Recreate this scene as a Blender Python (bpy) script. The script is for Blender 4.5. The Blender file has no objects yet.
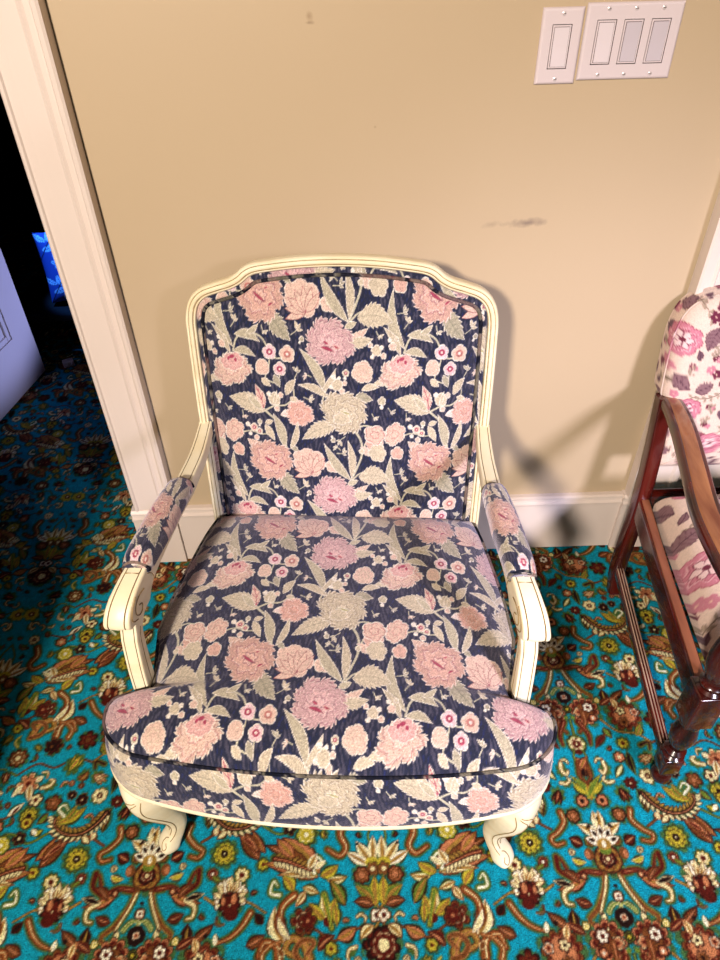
import bpy, math, random
import numpy as np
from mathutils import Vector
rnd = random.Random(4)
NR = np.random.RandomState(5)
PI = math.pi
C = bpy.context.scene.collection

# ------------------------------------------------------------------ colour helpers
def lin(c):
    c = np.asarray(c, float) / 255.0
    return np.where(c <= 0.04045, c / 12.92, ((c + 0.055) / 1.055) ** 2.4)
def L4(r, g, b): return tuple(lin((r, g, b))) + (1.0,)

# ------------------------------------------------------------------ woven pattern painter (a repeat tile of the cloth / the carpet)
class Tile:
    def __init__(s, W, H, res, base):
        s.W, s.H, s.r = W, H, res
        s.w, s.h = int(round(W * res)), int(round(H * res))
        s.a = np.zeros((s.h, s.w, 3)); s.a[:] = base
    def grid(s, x0, y0, x1, y1):
        r = s.r
        i0, i1 = int(math.floor(x0 * r)), int(math.ceil(x1 * r)) + 1
        j0, j1 = int(math.floor(y0 * r)), int(math.ceil(y1 * r)) + 1
        X, Y = np.meshgrid((np.arange(i0, i1) + .5) / r, (np.arange(j0, j1) + .5) / r)
        s.ix = np.arange(i0, i1) % s.w; s.iy = np.arange(j0, j1) % s.h
        return X, Y
    def put(s, m, col):
        """m: coverage 0..1 on the current grid; col: rgb 0-255 or array"""
        sub = s.a[np.ix_(s.iy, s.ix)]
        m = m[..., None]
        s.a[np.ix_(s.iy, s.ix)] = sub * (1 - m) + np.asarray(col, float) * m
    def cov(s, d): return np.clip(.5 - d * s.r, 0, 1)      # d = signed distance, inside negative
    def ell(s, x, y, rx, ry, ang, col):
        R = max(rx, ry) + 2; X, Y = s.grid(x - R, y - R, x + R, y + R)
        c, n = math.cos(math.radians(ang)), math.sin(math.radians(ang))
        u = (X - x) * c + (Y - y) * n; v = -(X - x) * n + (Y - y) * c
        q = np.hypot(u / rx, v / max(ry, .1))
        s.put(s.cov((q - 1) * min(rx, ry)), col)
    def flower(s, x, y, rx, ry, rot, fill, edge, n=9, amp=.1, saw=.07, lines=None, line2=None, rings=3, ew=1.3, seed=0, tone=0):
        R = max(rx, ry) * 1.35 + 2; X, Y = s.grid(x - R, y - R, x + R, y + R)
        c, si = math.cos(rot), math.sin(rot)
        u = (X - x) * c + (Y - y) * si; v = -(X - x) * si + (Y - y) * c
        th = np.arctan2(v / ry, u / rx); q = np.hypot(u / rx, v / ry)
        ph = seed * 1.7
        lob = np.abs(np.sin(n * .5 * th + ph))
        fr = (th / (2 * PI) * n * 4.0 + ph) % 1.0
        B = 1 - amp + 2 * amp * np.sqrt(lob) + saw * (fr - .5) + .05 * np.sin(3 * th + ph * 2)
        g = q / B
        d = (g - 1) * min(rx, ry)
        s.put(s.cov(d), edge)
        f = np.asarray(fill, float) * np.ones(X.shape + (3,))
        if tone: f = f * (1 + tone * (.5 - g)[..., None])
        s.put(s.cov(d + ew), f)
        if lines is not None:
            gg = g * rings + .42 * np.abs(np.sin(n * .5 * th * 1.0 + ph + 1.1 * np.floor(g * rings)))
            k = np.abs(gg - np.round(gg))
            m = (k < .085) & (g < .93) & (g > .12)
            s.put(m * .6, lines)
            if line2 is not None:
                k2 = np.abs((gg + .17) - np.round(gg + .17)); s.put(((k2 < .06) & (g < .85) & (g > .1)) * .6, line2)
            rad = np.abs(np.sin(th * n * 2.5 + ph)) < .13
            s.put((rad & (g < .92) & (g > .3)) * .28, lines)
    def leaf(s, x0, y0, x1, y1, w, bend, fill, edge, ser=.0, vein=None, ew=1.2, nser=7, pw=.85, mott=None):
        Ln = math.hypot(x1 - x0, y1 - y0); R = w + abs(bend) + 3
        X, Y = s.grid(min(x0, x1) - R, min(y0, y1) - R, max(x0, x1) + R, max(y0, y1) + R)
        tx, ty = (x1 - x0) / Ln, (y1 - y0) / Ln
        t = ((X - x0) * tx + (Y - y0) * ty) / Ln; v = -(X - x0) * ty + (Y - y0) * tx
        tc = np.clip(t, 0, 1)
        v = v - bend * np.sin(PI * tc)
        hw = w * np.sin(PI * tc ** pw) * (1 + ser * (((tc * nser) % 1.0) - .5) * 2)
        d = np.abs(v) - hw
        d = np.where((t < 0) | (t > 1), 5, d)
        s.put(s.cov(d), edge); s.put(s.cov(d + ew), fill)
        if mott is not None:
            mott = np.asarray(fill, float) * .78
            m = (np.sin(X * .9 + 2 * np.sin(Y * .5)) * np.sin(Y * 1.0 + X * .4) > .25)
            s.put(s.cov(d + ew + .4) * m * .5, mott)
        if vein is not None:
            ins = s.cov(d + ew)
            s.put(ins * (np.abs(v) < .7), vein)
            k = (tc * nser * 1.0 - np.abs(v) / (w + .1) * 1.0) % 1.0
            s.put(ins * (k < .16) * .6, vein)
    def path(s, pts, w0, w1, col, edge=None, ew=1.0):
        P = spline(pts, 10)
        R = max(w0, w1) + ew + 2
        X, Y = s.grid(P[:, 0].min() - R, P[:, 1].min() - R, P[:, 0].max() + R, P[:, 1].max() + R)
        best = np.full(X.shape, 1e9); n = len(P) - 1
        for i in range(n):
            a, b = P[i], P[i + 1]; e = b - a; l2 = e @ e + 1e-9
            h = np.clip(((X - a[0]) * e[0] + (Y - a[1]) * e[1]) / l2, 0, 1)
            dd = np.hypot(X - a[0] - h * e[0], Y - a[1] - h * e[1]) - (w0 + (w1 - w0) * (i + h) / n)
            best = np.minimum(best, dd)
        if edge is not None:
            s.put(s.cov(best - ew), edge)
        s.put(s.cov(best), col)
        return best
    def sample(s, U, V):
        x = (np.asarray(U) * s.r - .5) % s.w; y = (np.asarray(V) * s.r - .5) % s.h
        x0 = np.floor(x).astype(int); y0 = np.floor(y).astype(int); fx = (x - x0)[..., None]; fy = (y - y0)[..., None]
        x0 %= s.w; y0 %= s.h; x1 = (x0 + 1) % s.w; y1 = (y0 + 1) % s.h
        a = s.a
        return (a[y0, x0] * (1 - fx) + a[y0, x1] * fx) * (1 - fy) + (a[y1, x0] * (1 - fx) + a[y1, x1] * fx) * fy
    def mottle(s, amt, k=2):
        n = NR.rand(s.h // k + 1, s.w // k + 1)
        n = np.kron(n, np.ones((k, k)))[:s.h, :s.w]
        s.a *= (1 + amt * (n - .5))[..., None]

def spline(pts, n=8, closed=False):
    P = np.asarray(pts, float)
    if len(P) == 2 and not closed: return np.array([P[0] + (P[1] - P[0]) * t for t in np.linspace(0, 1, n + 1)])
    out = []; N = len(P)
    rng = range(N) if closed else range(N - 1)
    for i in rng:
        if closed: p0, p1, p2, p3 = P[i - 1], P[i], P[(i + 1) % N], P[(i + 2) % N]
        else:
            p1, p2 = P[i], P[i + 1]
            p0 = P[i - 1] if i > 0 else 2 * p1 - p2
            p3 = P[i + 2] if i + 2 < N else 2 * p2 - p1
        for k in range(n):
            t = k / n
            out.append(.5 * ((2 * p1) + (-p0 + p2) * t + (2 * p0 - 5 * p1 + 4 * p2 - p3) * t * t + (-p0 + 3 * p1 - 3 * p2 + p3) * t ** 3))
    if not closed: out.append(P[-1])
    return np.array(out)

# ------------------------------------------------------------------ the blue floral tapestry (one unit = about 0.9 mm)
PINK = (218, 174, 156); PINK2 = (224, 190, 170); CRM = (208, 192, 164); GRN = (176, 166, 142); EDG = (240, 228, 212)
SAL = (196, 184, 156); PL = (240, 216, 204); MAG = (168, 62, 88); DRK = (120, 78, 82); NAVY = (30, 35, 57)
def tapestry():
    T = Tile(367, 327, 2.0, NAVY)
    # ground: upright brushed streaks of navy and muted mauve grey
    X, Y = T.grid(0, 0, 366.4, 326.4); T.ix = np.arange(T.w); T.iy = np.arange(T.h)
    X, Y = np.meshgrid((np.arange(T.w) + .5) / 2, (np.arange(T.h) + .5) / 2)
    fx = 2 * PI / 367; fy = 2 * PI / 327
    n = np.sin(X * fx * 23 + 1.9 * np.sin(Y * fy * 4) + 1.3 * np.sin(X * fx * 5)) * np.sin(Y * fy * 8 + 2.3 * np.sin(X * fx * 11))
    n2 = np.sin(X * fx * 41 + 2 * np.sin(Y * fy * 7)) * np.sin(Y * fy * 13 + 3 * np.sin(X * fx * 6))
    k = np.clip((n + .5 * n2 - .15) * 2.2, 0, 1)
    T.put(k * .7, (88, 82, 98)); 
    k = np.clip((-n + .6 * n2 - .75) * 3, 0, 1); T.put(k * .6, (30, 42, 104))
    leaf0 = T.leaf
    def thin(x0, y0, x1, y1, w, *a, **k): leaf0(x0, y0, x1, y1, w * (.84 if w > 8.5 else 1), *a, **k)
    T.leaf = thin
    def A_(x, y):
        T.leaf(x - 12, y - 8, x - 52, y - 46, 17, 3, PINK2, EDG, .12, None, mott=CRM)
        T.leaf(x + 18, y + 22, x + 62, y + 78, 21, 4, GRN, EDG, .16, (140, 136, 112))
        T.flower(x, y, 46, 41, .25, PINK, PL, 7, .13, .14, (150, 94, 104), PL, 2.7, 1.6, 1, .18)
        T.leaf(x - 16, y - 8, x + 14, y + 10, 3.2, 1, MAG, (150, 90, 96), 0)
        T.leaf(x + 16, y + 18, x + 32, y + 10, 3, -2, MAG, PINK, 0); T.leaf(x + 8, y - 12, x + 20, y - 16, 2.5, 0, MAG, PINK, 0)
    def small(x, y, r, f, e, c=None):
        r = r * .86
        T.flower(x, y, r, r, .3, f, e, 5, .12, 0, None, ew=1.6)
        if c is not None: T.ell(x, y, r * .5, r * .45, 0, c); T.ell(x, y, r * .2, r * .2, 0, PL)
    st = (200, 192, 166)
    # stems first
    T.path([(128, 232), (140, 206), (165, 196), (192, 205), (206, 226), (222, 244), (246, 240)], 2.0, 1.6, st)
    T.path([(208, 240), (204, 262), (196, 284), (222, 292), (228, 262)], 1.5, 1.3, st)
    T.path([(190, 350), (212, 340), (236, 338), (254, 322), (256, 306)], 2.0, 1.4, st)
    T.path([(190, 352), (212, 372), (226, 400), (232, 432)], 2.4, 2.0, st)
    T.path([(318, 330), (324, 312), (336, 296), (352, 292)], 2.0, 1.4, st)
    T.path([(378, 176), (392, 150), (404, 120), (412, 92)], 2.2, 1.6, st); T.path([(378, 178), (400, 160), (424, 158)], 2, 1.4, st)
    T.path([(370, 380), (392, 396), (404, 420), (402, 452), (386, 486)], 2.6, 2.2, st)
    T.path([(100, 420), (126, 404), (150, 396), (176, 402), (196, 400)], 1.6, 1.3, st)
    T.path([(388, 390), (410, 380), (434, 384)], 1.8, 1.4, st)
    # willow leaves by A
    T.leaf(130, 226, 104, 118, 13, -15, SAL, EDG, .05, None, mott=CRM)
    T.leaf(134, 200, 190, 214, 11, -8, SAL, EDG, .05, None, mott=CRM)
    T.leaf(128, 232, 178, 242, 10, -7, SAL, EDG, .05, None, mott=CRM)
    T.leaf(122, 238, 84, 184, 9, 5, CRM, EDG, .05, None, mott=GRN)
    T.leaf(160, 198, 188, 180, 6, 3, SAL, EDG)
    # large flowers
    def B_(x, y):
        T.leaf(x - 20, y + 22, x - 60, y + 26, 9, 4, CRM, EDG, .1, None)
        T.flower(x, y, 42, 29, -.3, PINK2, EDG, 7, .14, .13, (176, 120, 118), PL, 2.2, 1.6, 2, .15)
        T.flower(x + 4, y - 16, 26, 17, -.2, (222, 170, 162), EDG, 7, .12, .1, PL, None, 1.6, 1.4, 3)
        T.ell(x + 4, y - 26, 6, 3.5, -20, MAG); T.ell(x + 12, y - 20, 3, 4, 0, MAG); T.ell(x - 4, y - 22, 2.5, 4, 20, MAG)
    B_(120, 270)
    T.leaf(370, 214, 420, 186, 11, 3, PINK2, EDG, .12, None)
    T.leaf(376, 214, 430, 206, 13, 3, CRM, EDG, .15, GRN)
    T.flower(338, 213, 48, 41, .1, (214, 174, 170), PL, 8, .12, .14, (150, 100, 114), PL, 3.1, 1.6, 4, .15)
    T.leaf(318, 222, 348, 232, 4, -2, MAG, (150, 96, 104), 0); T.leaf(346, 218, 360, 224, 3, 2, MAG, PINK, 0); T.ell(330, 214, 5, 2.2, 30, MAG)
    # D: cream peony with a long saw-edged leaf
    T.leaf(352, 378, 268, 412, 20, 6, CRM, EDG, .14, GRN, nser=9)
    T.leaf(384, 330, 430, 326, 15, -6, GRN, EDG, .12, (146, 142, 116))
    T.flower(366, 352, 48, 40, .4, (206, 190, 162), EDG, 8, .12, .14, (140, 124, 104), EDG, 3.0, 1.6, 5, .1)
    T.leaf(352, 350, 386, 356, 4, 1, (176, 168, 120), EDG, 0); T.flower(360, 366, 18, 12, 0, CRM, EDG, 6, .15, .1, GRN, None, 1.5, 1.2, 2)
    # fan flower
    T.flower(282, 136, 36, 30, .3, PINK2, PL, 7, .1, .05, None, None, ew=1.6, seed=3)
    for k in range(7):
        a = -.35 + k * .42
        T.leaf(290, 160, 290 + 46 * math.cos(a - PI + .1), 160 + 46 * math.sin(a - PI + .1), 8, 1, PINK2, (158, 92, 96), 0, ew=1.0)
    T.leaf(258, 112, 240, 96, 6, 0, GRN, EDG, .1)
    small(337, 143, 18, PINK2, EDG); T.ell(337, 143, 6, 5, 0, CRM)
    # long leaves of the centre stem
    T.leaf(378, 176, 318, 92, 13, -6, SAL, EDG, .05, None, mott=CRM); T.leaf(380, 172, 372, 84, 11, 6, CRM, EDG, .05, None, mott=GRN)
    T.leaf(370, 186, 396, 176, 7, 0, SAL, EDG)
    T.leaf(396, 168, 470, 176, 26, -8, CRM, EDG, .12, GRN, nser=8)
    T.leaf(400, 100, 442, 116, 11, 3, PINK2, EDG, .15, None); small(434, 92, 22, PINK, PL, None)
    # clusters
    small(208, 232, 16, (236, 200, 200), EDG, MAG); small(228, 265, 15, (230, 190, 188), EDG, MAG); small(246, 236, 18, PINK2, EDG, (186, 120, 110))
    T.flower(190, 262, 15, 16, 0, PINK2, EDG, 4, .06, 0, None, ew=1.5); T.leaf(186, 284, 206, 300, 9, 0, CRM, EDG, .1); T.leaf(214, 276, 226, 302, 9, 0, GRN, EDG, .1)
    T.flower(407, 270, 22, 21, .4, PINK2, EDG, 6, .09, .05, CRM, None, 1.6, 1.5, 2)
    small(437, 228, 12, CRM, EDG); small(424, 218, 6, PINK2, EDG); small(452, 238, 7, PINK2, EDG); small(428, 240, 5, EDG, EDG); small(448, 222, 5, EDG, EDG)
    T.leaf(404, 306, 444, 300, 9, -4, CRM, EDG, .1)
    # long leaves below C
    T.leaf(326, 312, 272, 224, 13, 8, SAL, EDG, .04, None, mott=CRM); T.leaf(332, 322, 264, 296, 10, 7, CRM, EDG, .04, None, mott=GRN); T.leaf(318, 308, 350, 262, 7, 5, CRM, EDG)
    small(352, 296, 14, CRM, EDG); small(344, 280, 6, EDG, EDG); small(368, 292, 6, PINK2, EDG); small(362, 308, 7, PINK2, EDG); small(338, 300, 5, EDG, EDG); small(356, 282, 4, EDG, EDG)
    # big pale leaf, stars, small pink flower
    T.leaf(190, 352, 108, 326, 24, 6, CRM, EDG, .1, GRN, nser=9)
    T.leaf(186, 348, 170, 296, 12, 3, PINK2, EDG, .06, MAG, nser=3); T.leaf(184, 350, 150, 318, 9, 0, SAL, EDG)
    small(212, 326, 15, CRM, EDG); small(200, 316, 6, EDG, EDG); small(226, 318, 7, PINK2, EDG); small(216, 346, 7, PINK2, EDG); T.leaf(210, 340, 218, 308, 4, 0, CRM, EDG)
    T.leaf(238, 318, 262, 284, 11, -3, CRM, EDG, .08, None, mott=GRN); T.leaf(246, 322, 268, 334, 7, 0, CRM, EDG, .08)
    T.leaf(248, 352, 222, 360, 8, 0, PL, EDG, .1); T.flower(266, 356, 29, 25, .2, (216, 168, 150), PL, 7, .12, .12, PL, (196, 120, 112), 2, 1.5, 6)
    T.leaf(228, 432, 206, 356, 13, 5, SAL, EDG, .04, None, mott=CRM); T.leaf(240, 434, 260, 372, 9, 5, CRM, EDG, .04, None, mott=GRN)
    # outlined flower and companions
    T.flower(434, 400, 23, 20, .2, PINK2, EDG, 5, .12, 0, (170, 96, 100), None, 2, 1.8, 3); T.flower(440, 440, 19, 18, .5, CRM, EDG, 6, .14, .05, None, ew=1.5); small(404, 436, 7, CRM, EDG)
    small(160, 388, 10, PINK2, EDG, MAG); small(146, 382, 6, EDG, EDG); small(172, 396, 8, CRM, EDG, MAG); small(150, 402, 5, EDG, EDG); small(164, 410, 7, PINK2, EDG)
    T.leaf(186, 380, 206, 416, 10, 0, CRM, EDG, .1); T.leaf(186, 378, 206, 372, 6, 0, CRM, EDG)
    T.flower(112, 398, 20, 25, .6, PINK2, EDG, 6, .12, .1, (196, 130, 124), None, 2, 1.5, 1); small(118, 440, 16, PINK, EDG)
    A_(193, 133)
    small(104, 170 + 50, 9, PINK2, EDG); small(98, 208, 5, EDG, EDG); small(112, 206, 5, CRM, EDG)
    q = random.Random(3)
    for tries in range(2500):
        x, y = q.uniform(0, 367), q.uniform(0, 327); rad = q.choice((20, 16, 13, 10))
        X, Y = T.grid(x - rad, y - rad, x + rad, y + rad)
        if (T.a[np.ix_(T.iy, T.ix)][..., 1] < 118).mean() < .94: continue
        a = q.uniform(0, 6.28); k = q.choice('ccst'); c, s_ = math.cos(a), math.sin(a); fc = q.choice((CRM, SAL, PINK2, GRN))
        if k == 'c' or k == 't':
            T.path([(x - c * rad, y - s_ * rad), (x - s_ * 3, y + c * 3), (x + c * rad * .8, y + s_ * rad * .8)], 1.0, .8, st)
            for o in (-.9, .9, 0):
                T.leaf(x + c * rad * .1 * (o == 0), y + s_ * rad * .1, x + math.cos(a + o) * rad * .95, y + math.sin(a + o) * rad * .95, rad * .22, 1.5, fc, EDG, .05, ew=.9)
        elif k == 's':
            small(x, y, rad * .62, fc, EDG, MAG if rad == 13 else None); small(x + c * rad * .8, y + s_ * rad * .8, rad * .3, EDG, EDG)
    T.mottle(.20, 1); T.mottle(.16, 3); T.mottle(.12, 5)
    return T

# ------------------------------------------------------------------ cream cloth with mauve roses (unit = 1 mm)
def rosecloth():
    T = Tile(250, 280, 2.0, (232, 206, 190))
    G1, G2, GE = (140, 104, 110), (116, 84, 96), (88, 52, 66)
    def rose(x, y, r, sd):
        T.flower(x, y, r, r * .88, .2, (204, 126, 144), (158, 66, 90), 8, .08, .05, (246, 214, 212), (150, 62, 86), 2.6, 1.0, sd)
        for k in range(6):
            a = k * 1.05 + sd
            T.leaf(x + 2 * math.cos(a), y + 2 * math.sin(a), x + r * .62 * math.cos(a), y + r * .58 * math.sin(a), r * .2, 1.5, (238, 206, 204), (120, 44, 68), 0, ew=1.1)
        T.ell(x, y, r * .16, r * .13, 0, (112, 40, 62))
    def lf(x, y, a, l, w, c=G1):
        T.leaf(x, y, x + l * math.cos(a), y + l * math.sin(a), w, 2, c, GE, .10, GE, ew=.8)
    def sprig(x, y, a, n, l):
        pts = [(x + l * t * math.cos(a + .6 * t), y + l * t * math.sin(a + .6 * t)) for t in (0, .33, .66, 1)]
        T.path(pts, .9, .7, (128, 108, 92))
        for i in range(n):
            t = (i + .6) / n; bx = x + l * t * math.cos(a + .6 * t); by = y + l * t * math.sin(a + .6 * t)
            for s_ in (-1, 1): T.leaf(bx, by, bx + 10 * math.cos(a + .6 * t + s_ * .9), by + 10 * math.sin(a + .6 * t + s_ * .9), 2.2, 0, (176, 156, 136), (140, 116, 104), 0, ew=.5)
    def star(x, y, r, c=(108, 36, 62)):
        T.flower(x, y, r, r, x, c, c, 5, .3, 0, None, ew=.4); T.ell(x, y, r * .2, r * .2, 0, (230, 190, 170))
    sprig(60, 40, .2, 5, 62); sprig(150, 210, 2.4, 5, 58); sprig(200, 90, 1.1, 4, 46); sprig(30, 200, -.6, 5, 56); sprig(110, 128, -.5, 4, 50)
    for (x, y, a, l, w, c) in ((40, 58, -.2, 44, 14, G1), (18, 96, .2, 34, 12, G2), (120, 90, 1.9, 46, 15, G1), (160, 84, .5, 34, 12, G1), (96, 20, -.1, 46, 12, (158, 84, 96)),
                            (180, 150, 2.2, 40, 13, G1), (210, 160, .4, 38, 13, G2), (60, 180, .7, 40, 13, G1), (100, 210, -.5, 36, 12, G1), (230, 230, 1.2, 40, 12, G1), (150, 250, .2, 36, 12, G2), (20, 250, -.9, 38, 13, G1), (190, 30, 1.5, 34, 12, G2)):
        lf(x, y, a, l, w, c)
    rose(62, 116, 30, 1); rose(196, 206, 32, 2); rose(92, 246, 26, 3); rose(226, 112, 22, 4); rose(150, 34, 24, 5)
    for (x, y, r) in ((118, 60, 7), (130, 70, 8), (124, 82, 8), (108, 74, 8), (140, 84, 7), (40, 158, 7), (50, 166, 8), (30, 170, 7), (168, 120, 8), (178, 130, 7), (158, 132, 7), (120, 168, 7), (132, 176, 7), (10, 20, 7), (22, 28, 8), (242, 180, 7), (66, 216, 6), (230, 60, 7), (240, 50, 6)):
        star(x, y, r, (108, 36, 62) if (x * 7 + y) % 3 else (204, 130, 146))
    q = random.Random(8)
    for tries in range(900):
        x, y = q.uniform(0, 250), q.uniform(0, 280); rad = q.choice((24, 19, 14))
        X, Y = T.grid(x - rad, y - rad, x + rad, y + rad)
        if (T.a[np.ix_(T.iy, T.ix)][..., 1] > 195).mean() < .86: continue
        a = q.uniform(0, 6.28); k = q.choice('lls')
        if k == 'l': lf(x - rad * .8 * math.cos(a), y - rad * .8 * math.sin(a), a, rad * 1.5, rad * .42, q.choice((G1, G2, (176, 130, 136))))
        else: star(x, y, rad * .36); star(x + rad * .5, y + rad * .3, rad * .3, (204, 130, 146)); sprig(x - rad * .3, y, a, 3, rad)
    T.mottle(.07, 1)
    return T

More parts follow.
